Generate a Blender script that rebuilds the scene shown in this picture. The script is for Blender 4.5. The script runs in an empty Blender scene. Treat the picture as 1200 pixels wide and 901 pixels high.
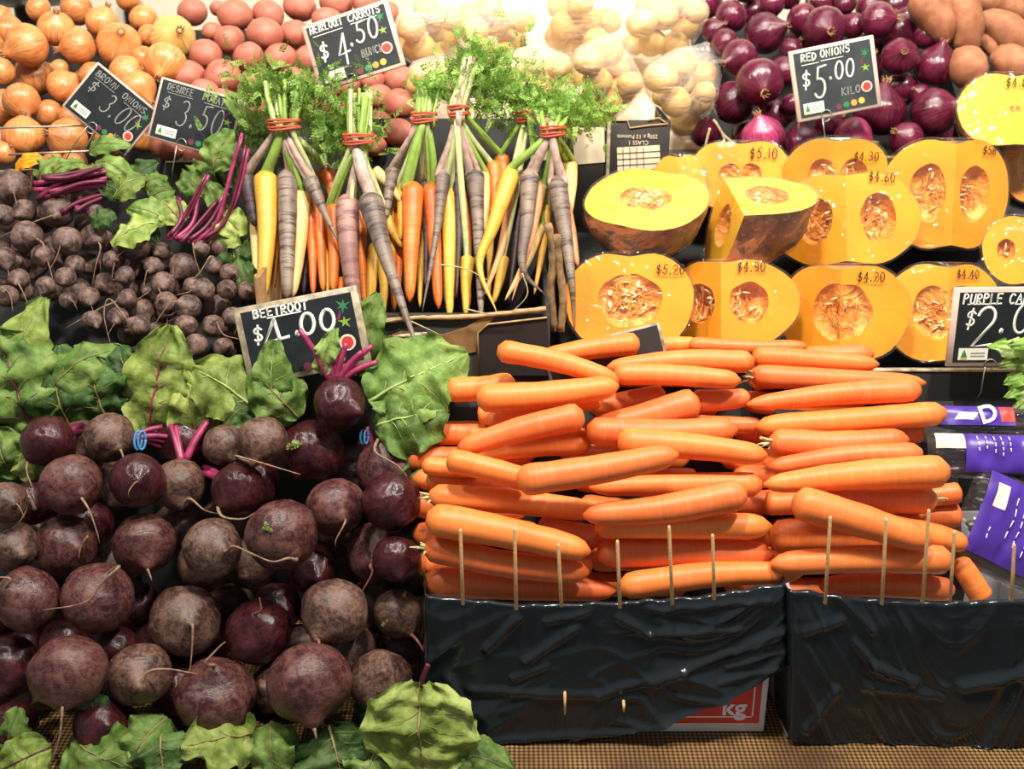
import bpy, bmesh, math, random
import numpy as np
from mathutils import Vector, Matrix, noise

# ------------------------------------------------------------------ camera, world, lamps, exposure
SC = bpy.context.scene
COL = SC.collection
FPX, PITCH, ZC = 1300.0, math.radians(22.0), 1.495
cam_data = bpy.data.cameras.new('camera')
cam = bpy.data.objects.new('camera', cam_data)
COL.objects.link(cam)
cam.location = (0, 0, ZC)
cam.rotation_euler = (math.pi / 2 - PITCH, 0, 0)
cam_data.sensor_fit = 'HORIZONTAL'
cam_data.sensor_width = 36.0
cam_data.lens = FPX / 1200.0 * 36.0
cam_data.clip_start = 0.02
cam_data.dof.use_dof = True
cam_data.dof.focus_distance = 1.12
cam_data.dof.aperture_fstop = 7.0
SC.camera = cam

world = bpy.data.worlds.new('market_hall_ambience')
SC.world = world
world.use_nodes = True
wb = world.node_tree.nodes['Background']
wb.inputs[0].default_value = (0.92, 0.96, 1.0, 1)
wb.inputs[1].default_value = 0.22

def area_lamp(name, loc, aim, size, power, color=(1, 0.93, 0.82), size_y=None):
    l = bpy.data.lights.new(name, 'AREA')
    l.energy = power; l.color = color; l.size = size
    if size_y:
        l.shape = 'RECTANGLE'; l.size_y = size_y
    else:
        l.shape = 'DISK'
    o = bpy.data.objects.new(name, l); COL.objects.link(o)
    o.location = loc
    d = Vector(aim) - Vector(loc)
    o.rotation_euler = d.to_track_quat('-Z', 'Y').to_euler()
    return o
for lx, lw in ((-0.85, 10.5), (-0.05, 23.0), (0.7, 24.0)):
    area_lamp('stall_lamp', (lx, 0.62, ZC + 0.95), (lx * 0.8 + 0.12, 1.75, 1.35), 0.15, lw)
area_lamp('hall_ceiling_lamp', (0.5, 1.2, ZC + 1.7), (0.3, 1.4, 1.0), 1.5, 14, (1, 0.97, 0.92), 0.6)

SC.view_settings.view_transform = 'Standard'
SC.view_settings.look = 'None'
SC.view_settings.gamma = 1.0
SC.view_settings.use_curve_mapping = False
SC.view_settings.exposure = 0.25

# ------------------------------------------------------------------ helpers
RND = random.Random(7)
CP, SP = math.cos(PITCH), math.sin(PITCH)

def ray(u, v):
    a, b = (u - 600.0) / FPX, (450.5 - v) / FPX
    return Vector((a, CP + b * SP, -SP + b * CP))
def P(u, v, Y):
    d = ray(u, v)
    t = Y / d.y
    return Vector((d.x * t, Y, ZC + d.z * t))
def T(u, v, Y):
    return Y / ray(u, v).y
def PT(u, v, t):
    d = ray(u, v) * t
    return Vector((d.x, d.y, ZC + d.z))
def px(n, u, v, Y):                       # n pixels at that place, in metres
    return n * T(u, v, Y) / FPX
def srgb(r, g, b, a=1.0):
    f = lambda c: (c / 255 / 12.92) if c / 255 <= 0.04045 else ((c / 255 + 0.055) / 1.055) ** 2.4
    return (f(r), f(g), f(b), a)

WM = {}
def mk(name, verts, faces, mat, parent=None, M=None, smooth=True, fm=None, **tags):
    """one mesh object; verts local, M its world matrix"""
    if isinstance(verts, bpy.types.Mesh):
        me = verts
    else:
        me = bpy.data.meshes.new(name)
        me.from_pydata([tuple(v) for v in verts], [], faces)
        for m in (mat if isinstance(mat, (list, tuple)) else [mat]):
            me.materials.append(m)
        if fm:
            me.polygons.foreach_set('material_index', fm)
        if smooth:
            me.polygons.foreach_set('use_smooth', [True] * len(me.polygons))
        me.update()
    o = bpy.data.objects.new(name, me)
    return _link(o, parent, M, tags)
def _link(o, parent, M, tags):
    COL.objects.link(o)
    M = M or Matrix.Identity(4)
    WM[o] = M
    if parent is not None:
        o.parent = parent
        o.matrix_basis = WM[parent].inverted() @ M
    else:
        o.matrix_basis = M
    for k, val in tags.items():
        if val:
            o['category' if k == 'cat' else k] = val
    return o
def empty(name, M=None, **tags):
    o = bpy.data.objects.new(name, None)
    o.empty_display_size = 0.02
    return _link(o, None, M if isinstance(M, Matrix) else Matrix.Translation(M or (0, 0, 0)), tags)
def frame(x, y, z, loc=(0, 0, 0), s=1.0):
    m = Matrix.Identity(4)
    for i, a in enumerate((x, y, z)):
        for j in range(3):
            m[j][i] = a[j] * s
    for j in range(3):
        m[j][3] = loc[j]
    return m
def axis_frame(z, loc, s=1.0, spin=0.0):
    z = Vector(z).normalized()
    h = Vector((0, 0, 1)) if abs(z.z) < 0.9 else Vector((1, 0, 0))
    x = h.cross(z).normalized()
    y = z.cross(x)
    c, sn = math.cos(spin), math.sin(spin)
    return frame(x * c + y * sn, y * c - x * sn, z, loc, s)

def cat(parts):
    V, F = [], []
    for v, f in parts:
        n = len(V)
        V += list(v)
        F += [tuple(i + n for i in q) for q in f]
    return V, F
def box(x0, x1, y0, y1, z0, z1):
    V = [(x, y, z) for z in (z0, z1) for y in (y0, y1) for x in (x0, x1)]
    return V, [(0, 2, 3, 1), (4, 5, 7, 6), (0, 1, 5, 4), (2, 6, 7, 3), (0, 4, 6, 2), (1, 3, 7, 5)]
def bevel_box(x0, x1, y0, y1, z0, z1, b=0.003, seg=2):
    bm = bmesh.new()
    V, F = box(x0, x1, y0, y1, z0, z1)
    vs = [bm.verts.new(v) for v in V]
    for f in F:
        bm.faces.new([vs[i] for i in f])
    bmesh.ops.bevel(bm, geom=bm.edges[:], offset=b, segments=seg, affect='EDGES', profile=0.6)
    bm.verts.index_update()
    r = [tuple(v.co) for v in bm.verts], [tuple(v.index for v in f.verts) for f in bm.faces]
    bm.free()
    return r
def spline(pts, n):
    """Catmull-Rom through pts"""
    pts = [np.array(p, float) for p in pts]
    if len(pts) == 2:
        return [Vector(pts[0] + (pts[1] - pts[0]) * i / (n - 1)) for i in range(n)]
    ext = [2 * pts[0] - pts[1]] + pts + [2 * pts[-1] - pts[-2]]
    out = []
    m = len(pts) - 1
    for i in range(n):
        x = i / (n - 1) * m
        k = min(int(x), m - 1); t = x - k
        a, b, c, d = ext[k:k + 4]
        out.append(Vector(0.5 * (2 * b + (c - a) * t + (2 * a - 5 * b + 4 * c - d) * t * t + (3 * b - a - 3 * c + d) * t ** 3)))
    return out
def tube(pts, rad, n=8, cap=True):
    """swept tube, rad: number or list"""
    pts = [Vector(p) for p in pts]
    k = len(pts)
    if not hasattr(rad, '__len__'):
        rad = [rad] * k
    V, F = [], []
    tg = [(pts[min(i + 1, k - 1)] - pts[max(i - 1, 0)]).normalized() for i in range(k)]
    t0 = tg[0]
    up = Vector((0, 0, 1)) if abs(t0.z) < 0.9 else Vector((1, 0, 0))
    u = up.cross(t0).normalized()
    for i in range(k):
        u = (u - tg[i] * u.dot(tg[i])).normalized()
        w = tg[i].cross(u)
        for j in range(n):
            a = 2 * math.pi * j / n
            V.append(pts[i] + (u * math.cos(a) + w * math.sin(a)) * rad[i])
    for i in range(k - 1):
        for j in range(n):
            a, b = i * n + j, i * n + (j + 1) % n
            F.append((a, b, b + n, a + n))
    if cap:
        F.append(tuple(range(n))[::-1]); F.append(tuple(range((k - 1) * n, k * n)))
    return V, F
def sphere_dirs(nu, nv):
    """uv sphere: unit dirs and faces, poles on z"""
    V = [Vector((0, 0, -1))]
    for i in range(1, nv):
        ph = -math.pi / 2 + math.pi * i / nv
        for j in range(nu):
            th = 2 * math.pi * j / nu
            V.append(Vector((math.cos(ph) * math.cos(th), math.cos(ph) * math.sin(th), math.sin(ph))))
    V.append(Vector((0, 0, 1)))
    F = [(0, 1 + (j + 1) % nu, 1 + j) for j in range(nu)]
    for i in range(nv - 2):
        for j in range(nu):
            a, b = 1 + i * nu + j, 1 + i * nu + (j + 1) % nu
            F.append((a, b, b + nu, a + nu))
    e = len(V) - 1
    s = 1 + (nv - 2) * nu
    F += [(s + j, s + (j + 1) % nu, e) for j in range(nu)]
    return V, F
def hull(pts):
    bm = bmesh.new()
    for p in pts:
        bm.verts.new(p)
    r = bmesh.ops.convex_hull(bm, input=bm.verts[:])
    kill = [g for g in r['geom_interior'] if isinstance(g, bmesh.types.BMVert)]
    bmesh.ops.delete(bm, geom=kill, context='VERTS')
    bm.verts.index_update()
    o = [v.co.copy() for v in bm.verts], [tuple(v.index for v in f.verts) for f in bm.faces]
    bm.free()
    return o
def nz(v, s=1.0, off=0.0):
    return noise.noise(Vector((v[0] * s + off, v[1] * s + off * 1.7, v[2] * s - off)))

# ------------------------------------------------------------------ materials
class NT:
    def __init__(self, name):
        self.mat = bpy.data.materials.new(name)
        self.mat.use_nodes = True
        self.nt = self.mat.node_tree
        self.b = self.nt.nodes['Principled BSDF']
        self.out = self.nt.nodes['Material Output']
    def n(self, typ, ins=None, **props):
        nd = self.nt.nodes.new('ShaderNode' + typ)
        for k, v in props.items():
            setattr(nd, k, v)
        for k, v in (ins or {}).items():
            self.set(nd.inputs[k], v)
        return nd
    def set(self, sock, v):
        if isinstance(v, bpy.types.NodeSocket):
            self.nt.links.new(v, sock)
        else:
            sock.default_value = v
    def bs(self, **k):
        for a, v in k.items():
            self.set(self.b.inputs[a.replace('_', ' ')], v)
    def ramp(self, fac, stops, interp='LINEAR'):
        r = self.n('ValToRGB', {0: fac})
        r.color_ramp.interpolation = interp
        e = r.color_ramp.elements
        while len(e) > 1:
            e.remove(e[0])
        e[0].position, e[0].color = stops[0]
        for p, c in stops[1:]:
            e.new(p).color = c
        return r.outputs[0]
    def co(self, scale=(1, 1, 1), rnd=True):
        tc = self.n('TexCoord')
        v = tc.outputs['Object']
        if rnd:
            oi = self.n('ObjectInfo')
            m = self.n('Math', {0: oi.outputs['Random'], 1: 37.0}, operation='MULTIPLY')
            v = self.n('VectorMath', {0: v, 1: m.outputs[0]}, operation='ADD').outputs[0]
        return self.n('VectorMath', {0: v, 1: scale}, operation='MULTIPLY').outputs[0]
    def noise(self, vec, scale, detail=3, rough=0.55, dist=0.0):
        return self.n('TexNoise', {'Vector': vec, 'Scale': scale, 'Detail': detail, 'Roughness': rough, 'Distortion': dist}).outputs[0]
    def mix(self, fac, a, b, blend='MIX'):
        m = self.n('Mix', data_type='RGBA', blend_type=blend)
        self.set(m.inputs[0], fac); self.set(m.inputs[6], a); self.set(m.inputs[7], b)
        return m.outputs[2]
    def math(self, op, a, b=0.0):
        return self.n('Math', {0: a, 1: b}, operation=op).outputs[0]
    def bump(self, h, strength=0.3, dist=0.002):
        self.set(self.b.inputs['Normal'], self.n('Bump', {'Height': h, 'Strength': strength, 'Distance': dist}).outputs[0])
    def rand(self):
        return self.n('ObjectInfo').outputs['Random']

def plain(name, col, rough=0.6, metal=0.0, var=0.12, scale=60.0, bump=0.0, **k):
    t = NT(name)
    n = t.noise(t.co(), scale)
    d = tuple(c * (1 - var * 2) for c in col[:3]) + (1,)
    l = tuple(min(1, c * (1 + var)) for c in col[:3]) + (1,)
    t.bs(Base_Color=t.ramp(n, [(0.3, d), (0.7, l)]), Roughness=rough, Metallic=metal, **k)
    if bump:
        t.bump(n, bump)
    return t.mat

MAT = {}
def beet_mat(name, c_dark, c_mid, c_dust, rough, dust, sc=1.0):
    t = NT(name)
    v = t.co((1, 1, 1))
    n1 = t.noise(v, 1.7 * sc, 5, 0.62, 0.9)
    n2 = t.noise(v, 7 * sc, 6, 0.75, 0.4)
    n3 = t.noise(t.co((1.2, 1.2, 9)), 1.4 * sc, 4, 0.6, 1.2)       # faint scars round the root
    n4 = t.noise(t.co((2, 11, 3)), 1.3, 3, 0.6, 2.5)              # scuffs
    base = t.ramp(n1, [(0.34, c_dark), (0.6, c_mid)])
    base = t.mix(t.math('MULTIPLY', t.rand(), 0.45), base, c_dark)
    f = t.math('MULTIPLY', t.ramp(t.math('ADD', t.math('MULTIPLY', n2, 0.6), t.math('MULTIPLY', n1, 0.45)), [(0.47, (0, 0, 0, 1)), (0.62, (1, 1, 1, 1))]), dust)
    base = t.mix(f, base, c_dust)
    base = t.mix(t.math('MULTIPLY', t.ramp(n3, [(0.54, (0, 0, 0, 1)), (0.62, (1, 1, 1, 1))]), dust * 0.3), base, c_dust)
    base = t.mix(t.math('MULTIPLY', t.ramp(n4, [(0.6, (0, 0, 0, 1)), (0.67, (1, 1, 1, 1))]), dust * 0.5), base, c_dust)
    t.bs(Base_Color=base, Roughness=t.math('ADD', t.math('MULTIPLY', f, 0.3), rough), Specular_IOR_Level=0.45)
    t.bump(t.math('ADD', n2, t.math('MULTIPLY', n3, 0.8)), 0.17, 0.03)
    MAT[name] = t.mat
beet_mat('beet_dusty', srgb(50, 20, 26), srgb(82, 40, 42), srgb(128, 92, 80), 0.27, 0.5)
beet_mat('beet_brown', srgb(50, 30, 30), srgb(80, 52, 46), srgb(136, 106, 88), 0.33, 0.6)
beet_mat('beet_glossy', srgb(38, 11, 19), srgb(64, 20, 28), srgb(98, 54, 50), 0.16, 0.34)
beet_mat('beet_small', srgb(48, 30, 34), srgb(96, 70, 66), srgb(150, 122, 106), 0.4, 0.6, 0.6)

def onion_mat(name, c0, c1, c2, rough, patch):
    t = NT(name)
    tc = t.n('TexCoord').outputs['Object']
    sx = t.n('SeparateXYZ', {0: tc})
    xy = t.n('CombineXYZ', {0: sx.outputs[0], 1: sx.outputs[1]})
    nrm = t.n('VectorMath', {0: xy.outputs[0]}, operation='NORMALIZE').outputs[0]
    s6 = t.n('VectorMath', {0: nrm, 1: (6, 6, 6)}, operation='MULTIPLY').outputs[0]
    zz = t.n('CombineXYZ', {2: t.math('ADD', t.math('MULTIPLY', sx.outputs[2], 0.7), t.math('MULTIPLY', t.rand(), 40.0))})
    v = t.n('VectorMath', {0: s6, 1: zz.outputs[0]}, operation='ADD').outputs[0]
    st = t.noise(v, 2.6, 3, 0.6)
    big = t.noise(t.co(), 1.3, 3, 0.6, 0.5)
    c = t.ramp(st, [(0.3, c0), (0.55, c1), (0.72, c2)])
    c = t.mix(t.ramp(big, [(0.5, (0, 0, 0, 1)), (0.75, (1, 1, 1, 1))]), c, patch)
    hsv = t.n('HueSaturation', {'Color': c, 'Value': t.math('ADD', t.math('MULTIPLY', t.rand(), 0.4), 0.82)})
    t.bs(Base_Color=hsv.outputs[0], Roughness=rough, Specular_IOR_Level=0.5, Coat_Weight=0.25, Coat_Roughness=0.25)
    t.bump(st, 0.15, 0.02)
    MAT[name] = t.mat
onion_mat('brown_onion', srgb(176, 92, 42), srgb(214, 138, 78), srgb(236, 176, 118), 0.32, srgb(226, 160, 92))
onion_mat('yellow_onion', srgb(206, 150, 66), srgb(232, 186, 104), srgb(245, 214, 150), 0.34, srgb(238, 204, 130))
onion_mat('red_onion', srgb(46, 10, 24), srgb(92, 20, 46), srgb(124, 44, 68), 0.2, srgb(106, 28, 54))
onion_mat('pink_onion', srgb(116, 22, 60), srgb(156, 46, 90), srgb(196, 108, 136), 0.25, srgb(170, 66, 104))

def potato_mat(name, c0, c1, spot, rough=0.6):
    t = NT(name)
    v = t.co()
    n = t.noise(v, 1.6, 4, 0.6)
    f = t.n('TexVoronoi', {'Vector': v, 'Scale': 9.0}).outputs[0]
    n2 = t.noise(v, 26, 2, 0.6)
    c = t.ramp(n, [(0.3, c0), (0.7, c1)])
    c = t.mix(t.ramp(f, [(0.05, (0.7, 0.7, 0.7, 1)), (0.14, (0, 0, 0, 1))]), c, spot)
    c = t.mix(t.ramp(n2, [(0.6, (0, 0, 0, 1)), (0.75, (0.35, 0.35, 0.35, 1))]), c, spot)
    t.bs(Base_Color=c, Roughness=rough)
    t.bump(t.math('ADD', n2, n), 0.18, 0.02)
    MAT[name] = t.mat
potato_mat('pink_potato', srgb(172, 94, 76), srgb(200, 124, 102), srgb(140, 80, 60), 0.45)
potato_mat('green_potato', srgb(150, 120, 62), srgb(150, 150, 70), srgb(110, 90, 50))
potato_mat('cream_potato', srgb(222, 172, 88), srgb(238, 200, 122), srgb(196, 146, 74), 0.5)
potato_mat('sweet_potato', srgb(146, 86, 56), srgb(184, 122, 86), srgb(92, 50, 36), 0.65)

def carrot_mat(name, c0, c1, line, rough=0.42, ring=0.35, scale=1.0):
    """ring marks run across the local x axis"""
    t = NT(name)
    vr = t.co((230 * scale, 22, 22))
    r = t.noise(vr, 1.0, 4, 0.7, 0.4)
    v = t.co((18, 60, 60))
    n = t.noise(v, 1.0, 3, 0.5)
    c = t.ramp(n, [(0.3, c0), (0.7, c1)])
    c = t.mix(t.math('MULTIPLY', t.ramp(r, [(0.5, (0, 0, 0, 1)), (0.62, (1, 1, 1, 1))]), ring), c, line)
    hsv = t.n('HueSaturation', {'Color': c, 'Value': t.math('ADD', t.math('MULTIPLY', t.rand(), 0.2), 0.9),
                                'Hue': t.math('ADD', t.math('MULTIPLY', t.rand(), 0.012), 0.494)})
    t.bs(Base_Color=hsv.outputs[0], Roughness=rough, Specular_IOR_Level=0.4, Subsurface_Weight=0.0)
    t.bump(r, 0.22, 0.0012)
    MAT[name] = t.mat
carrot_mat('carrot_orange', srgb(222, 108, 46), srgb(236, 130, 64), srgb(246, 164, 110), 0.46, 0.16)
carrot_mat('heirloom_orange', srgb(204, 92, 30), srgb(226, 122, 54), srgb(150, 70, 30), 0.4, 0.35)
carrot_mat('heirloom_yellow', srgb(206, 156, 48), srgb(226, 182, 78), srgb(176, 126, 40), 0.42, 0.3)
carrot_mat('heirloom_cream', srgb(222, 188, 112), srgb(236, 208, 142), srgb(186, 150, 90), 0.45, 0.3)
carrot_mat('heirloom_peach', srgb(218, 140, 90), srgb(234, 170, 120), srgb(180, 110, 70), 0.45, 0.35)
carrot_mat('heirloom_purple', srgb(98, 82, 76), srgb(146, 128, 112), srgb(58, 42, 46), 0.5, 0.9, 0.75)
carrot_mat('heirloom_dark', srgb(50, 34, 42), srgb(84, 66, 70), srgb(30, 20, 26), 0.5, 0.9, 0.75)
carrot_mat('heirloom_pink', srgb(140, 100, 96), srgb(176, 138, 122), srgb(110, 70, 76), 0.5, 0.9, 0.75)

def leaf_mat(name, c0, c1, c2, trans=0.25, scale=22):
    t = NT(name)
    v = t.co()
    n = t.noise(v, scale, 4, 0.6)
    n2 = t.noise(v, scale * 5, 3, 0.6)
    n = t.math('ADD', t.math('MULTIPLY', n, 0.7), t.math('MULTIPLY', n2, 0.3))
    c = t.ramp(n, [(0.38, c0), (0.5, c1), (0.62, c2)])
    hsv = t.n('HueSaturation', {'Color': c, 'Saturation': 0.92, 'Value': t.math('ADD', t.math('MULTIPLY', t.rand(), 0.35), 0.74)})
    t.bs(Base_Color=hsv.outputs[0], Roughness=0.55, Specular_IOR_Level=0.3)
    t.bump(t.math('ADD', n, t.math('MULTIPLY', n2, 0.4)), 0.5, 0.004)
    tr = t.n('BsdfTranslucent', {0: hsv.outputs[0]})
    mx = t.n('MixShader', {0: trans, 1: t.b.outputs[0], 2: tr.outputs[0]})
    t.nt.links.new(mx.outputs[0], t.out.inputs[0])
    MAT[name] = t.mat
leaf_mat('beet_leaf', srgb(66, 98, 32), srgb(104, 138, 50), srgb(142, 168, 80), 0.2)
leaf_mat('beet_leaf_yellow', srgb(98, 122, 38), srgb(138, 158, 60), srgb(176, 188, 98), 0.2)
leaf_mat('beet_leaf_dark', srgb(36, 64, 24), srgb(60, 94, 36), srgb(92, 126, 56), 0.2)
leaf_mat('carrot_top', srgb(104, 150, 44), srgb(146, 190, 70), srgb(184, 216, 112), 0.35, 60)
leaf_mat('celery_leaf', srgb(110, 160, 40), srgb(150, 192, 70), srgb(206, 224, 150), 0.3, 40)
MAT['stem_green'] = plain('stem_green', srgb(142, 172, 76), 0.45, scale=120)
MAT['stem_pale'] = plain('stem_pale', srgb(196, 202, 142), 0.45, scale=120)
MAT['stem_mauve'] = plain('stem_mauve', srgb(188, 160, 146), 0.45, scale=120, var=0.2)
MAT['stem_magenta'] = plain('stem_magenta', srgb(162, 52, 96), 0.4, scale=80, var=0.25)
MAT['stem_maroon'] = plain('stem_maroon', srgb(96, 26, 52), 0.4, scale=80, var=0.25)
MAT['vein'] = plain('vein', srgb(138, 122, 70), 0.5, scale=80)
MAT['vein_pale'] = plain('vein_pale', srgb(170, 190, 112), 0.5, scale=80)
MAT['root'] = plain('root', srgb(142, 112, 88), 0.7, scale=200, var=0.3)
MAT['root_red'] = plain('root_red', srgb(132, 76, 68), 0.6, scale=200, var=0.25)
MAT['root_pale'] = plain('root_pale', srgb(188, 168, 120), 0.7, scale=200, var=0.2)
MAT['dry_neck'] = plain('dry_neck', srgb(176, 132, 84), 0.7, scale=150, var=0.3)
MAT['band_red'] = plain('band_red', srgb(206, 84, 62), 0.5, scale=50)
MAT['band_blue'] = plain('band_blue', srgb(70, 130, 176), 0.5, scale=50)
MAT['slate'] = plain('slate', srgb(30, 34, 38), 0.42, scale=40, var=0.25)
MAT['slate_gray'] = plain('slate_gray', srgb(52, 58, 60), 0.45, scale=40, var=0.2)
MAT['sign_edge'] = plain('sign_edge', srgb(206, 180, 164), 0.4, scale=30)
MAT['sign_edge_old'] = plain('sign_edge_old', srgb(168, 154, 128), 0.5, scale=90, var=0.3)
MAT['chalk'] = plain('chalk', srgb(236, 236, 224), 0.9, scale=500, var=0.12)
MAT['chalk_dim'] = plain('chalk_dim', srgb(150, 150, 146), 0.9, scale=500, var=0.2)
MAT['ink'] = plain('ink', srgb(44, 30, 22), 0.5)
MAT['sticker'] = plain('sticker', srgb(228, 226, 208), 0.5, var=0.03)
MAT['print_green'] = plain('print_green', srgb(44, 122, 74), 0.5)
MAT['print_leaf'] = plain('print_leaf', srgb(132, 172, 66), 0.5)
MAT['print_yellow'] = plain('print_yellow', srgb(226, 186, 70), 0.5)
MAT['print_red'] = plain('print_red', srgb(206, 62, 58), 0.5)
MAT['print_plum'] = plain('print_plum', srgb(112, 40, 66), 0.5)
MAT['print_orange'] = plain('print_orange', srgb(224, 150, 64), 0.5)
MAT['print_rind'] = plain('print_rind', srgb(236, 206, 184), 0.5)
MAT['violet'] = plain('violet', srgb(76, 46, 152), 0.35, scale=30, var=0.15)
MAT['white_print'] = plain('white_print', srgb(232, 230, 238), 0.4, var=0.03)
MAT['carton_white'] = plain('carton_white', srgb(226, 224, 226), 0.6, var=0.03)
MAT['carton_red'] = plain('carton_red', srgb(206, 58, 44), 0.5, var=0.05)
MAT['carton_black'] = plain('carton_black', srgb(44, 40, 36), 0.65, scale=25, var=0.15)
MAT['carton_edge'] = plain('carton_edge', srgb(182, 150, 108), 0.8, scale=120)
MAT['cardboard'] = plain('cardboard', srgb(150, 112, 70), 0.8, scale=40, var=0.2)
MAT['label_cream'] = plain('label_cream', srgb(232, 214, 184), 0.6, var=0.04)
MAT['dark_board'] = plain('dark_board', srgb(26, 26, 26), 0.7, scale=20, var=0.2)
MAT['skewer'] = plain('skewer', srgb(222, 178, 122), 0.6, scale=300, var=0.12)
MAT['wire'] = plain('wire', srgb(206, 184, 160), 0.3, metal=0.6)
MAT['steel'] = plain('steel', srgb(170, 168, 160), 0.3, metal=0.8)
MAT['twine'] = plain('twine', srgb(190, 168, 128), 0.9, scale=300, var=0.3)
MAT['dry_stalk'] = plain('dry_stalk', srgb(150, 122, 84), 0.8, scale=70, var=0.35, bump=0.5)
MAT['wall_paint'] = plain('wall_paint', srgb(236, 228, 206), 0.8, scale=3, var=0.02)
MAT['floor_tile'] = plain('floor_tile', srgb(120, 116, 110), 0.6, scale=5)
MAT['bowl_black'] = plain('bowl_black', srgb(34, 34, 34), 0.3, metal=0.3)
MAT['purple_veg'] = plain('purple_veg', srgb(58, 40, 44), 0.35, scale=60, var=0.35, bump=0.3)

def pumpkin_flesh():
    t = NT('pumpkin_flesh')
    v = t.co()
    n = t.noise(v, 14, 3, 0.5)
    n2 = t.noise(v, 140, 3, 0.6)
    c = t.ramp(n, [(0.3, srgb(230, 138, 10)), (0.7, srgb(242, 164, 26))])
    t.bs(Base_Color=c, Roughness=0.45, Specular_IOR_Level=0.4)
    t.bump(n2, 0.15, 0.002)
    MAT['pumpkin_flesh'] = t.mat
    t = NT('pumpkin_flesh_pale')
    v = t.co()
    n = t.noise(v, 18, 3, 0.5)
    c = t.ramp(n, [(0.3, srgb(236, 172, 26)), (0.7, srgb(244, 194, 52))])
    t.bs(Base_Color=c, Roughness=0.45)
    t.bump(t.noise(v, 120, 3, 0.6), 0.2, 0.002)
    MAT['pumpkin_flesh_pale'] = t.mat
    t = NT('pumpkin_pulp')
    v = t.co()
    n = t.noise(v, 45, 4, 0.65, 1.2)
    c = t.ramp(n, [(0.3, srgb(206, 112, 24)), (0.5, srgb(236, 150, 48)), (0.68, srgb(248, 194, 104))])
    t.bs(Base_Color=c, Roughness=0.35)
    t.bump(n, 0.9, 0.01)
    MAT['pumpkin_pulp'] = t.mat
    t = NT('pumpkin_skin')
    v = t.co((22, 22, 7))
    n = t.noise(v, 1.0, 4, 0.6, 0.8)
    n2 = t.noise(t.co(), 130, 3, 0.6)
    c = t.ramp(n, [(0.40, srgb(84, 60, 46)), (0.51, srgb(126, 94, 70)), (0.56, srgb(206, 134, 78)), (0.7, srgb(196, 128, 76))])
    c = t.mix(t.ramp(n2, [(0.58, (0, 0, 0, 1)), (0.7, (0.5, 0.5, 0.5, 1))]), c, srgb(176, 150, 118))
    t.bs(Base_Color=c, Roughness=0.5)
    t.bump(n2, 0.3, 0.003)
    MAT['pumpkin_skin'] = t.mat
    t = NT('pumpkin_skin_green')
    n = t.noise(t.co(), 40, 4, 0.6)
    t.bs(Base_Color=t.ramp(n, [(0.35, srgb(70, 92, 66)), (0.6, srgb(130, 140, 108)), (0.7, srgb(196, 190, 160))]), Roughness=0.5)
    MAT['pumpkin_skin_green'] = t.mat
pumpkin_flesh()
MAT['seed'] = plain('seed', srgb(240, 214, 160), 0.4)
MAT['sprout'] = MAT['celery_leaf']

def film(name, amount, col, rough, wr_scale, wr_strength, stretch=(1, 1, 1), spec=None):
    """clear plastic: mostly see-through with a sharp sheen and crinkles"""
    t = NT(name)
    v = t.co(stretch)
    n = t.noise(v, wr_scale, 3, 0.6, 1.0)
    bp = t.n('Bump', {'Height': n, 'Strength': wr_strength, 'Distance': 0.01}).outputs[0]
    gl = t.n('BsdfGlossy', {'Color': (1, 1, 1, 1), 'Roughness': rough, 'Normal': bp})
    df = t.n('BsdfDiffuse', {'Color': col, 'Normal': bp})
    trn = t.n('BsdfTransparent', {})
    m1 = t.n('MixShader', {0: amount, 1: trn.outputs[0], 2: df.outputs[0]})
    lw = t.n('LayerWeight', {'Blend': 0.5}).outputs['Facing']
    fr = t.math('ADD', t.math('MULTIPLY', t.math('POWER', lw, 4.0), 0.5), 0.055)
    m2 = t.n('MixShader', {0: fr, 1: m1.outputs[0], 2: gl.outputs[0]})
    t.nt.links.new(m2.outputs[0], t.out.inputs[0])
    MAT[name] = t.mat
film('cling_film', 0.012, (1, 1, 1, 1), 0.06, 24, 0.9)
film('packet_film', 0.012, (0.8, 0.8, 0.85, 1), 0.06, 38, 0.9)
film('bag_film', 0.17, (1.0, 0.97, 0.9, 1), 0.25, 30, 0.7, (1, 1, 3))

def black_plastic():
    t = NT('black_plastic')
    v = t.co((1, 1, 1), rnd=False)
    n = t.noise(v, 26, 3, 0.5, 1.2)
    n2 = t.noise(t.co((0.5, 1, 1.6), rnd=False), 45, 2, 0.5, 0.8)
    t.bs(Base_Color=(0.012, 0.016, 0.019, 1), Roughness=0.15, Specular_IOR_Level=0.4)
    t.bump(t.math('ADD', n, t.math('MULTIPLY', n2, 0.3)), 0.10, 0.006)
    MAT['black_plastic'] = t.mat
black_plastic()
def mesh_mat():
    t = NT('bench_mesh')
    tc = t.n('TexCoord').outputs['Object']
    r = t.n('Mapping', {'Vector': tc, 'Rotation': (0, 0, math.radians(45)), 'Scale': (300, 300, 300)}).outputs[0]
    ck = t.n('TexChecker', {'Vector': r, 'Scale': 1.0}).outputs[1]
    n = t.noise(tc, 9, 4, 0.6)
    gold = t.ramp(n, [(0.3, srgb(96, 66, 36)), (0.6, srgb(164, 124, 70))])
    c = t.mix(ck, gold, srgb(48, 33, 21))
    t.bs(Base_Color=c, Roughness=0.5)
    t.bump(ck, 0.6, 0.002)
    MAT['bench_mesh'] = t.mat
mesh_mat()

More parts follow.
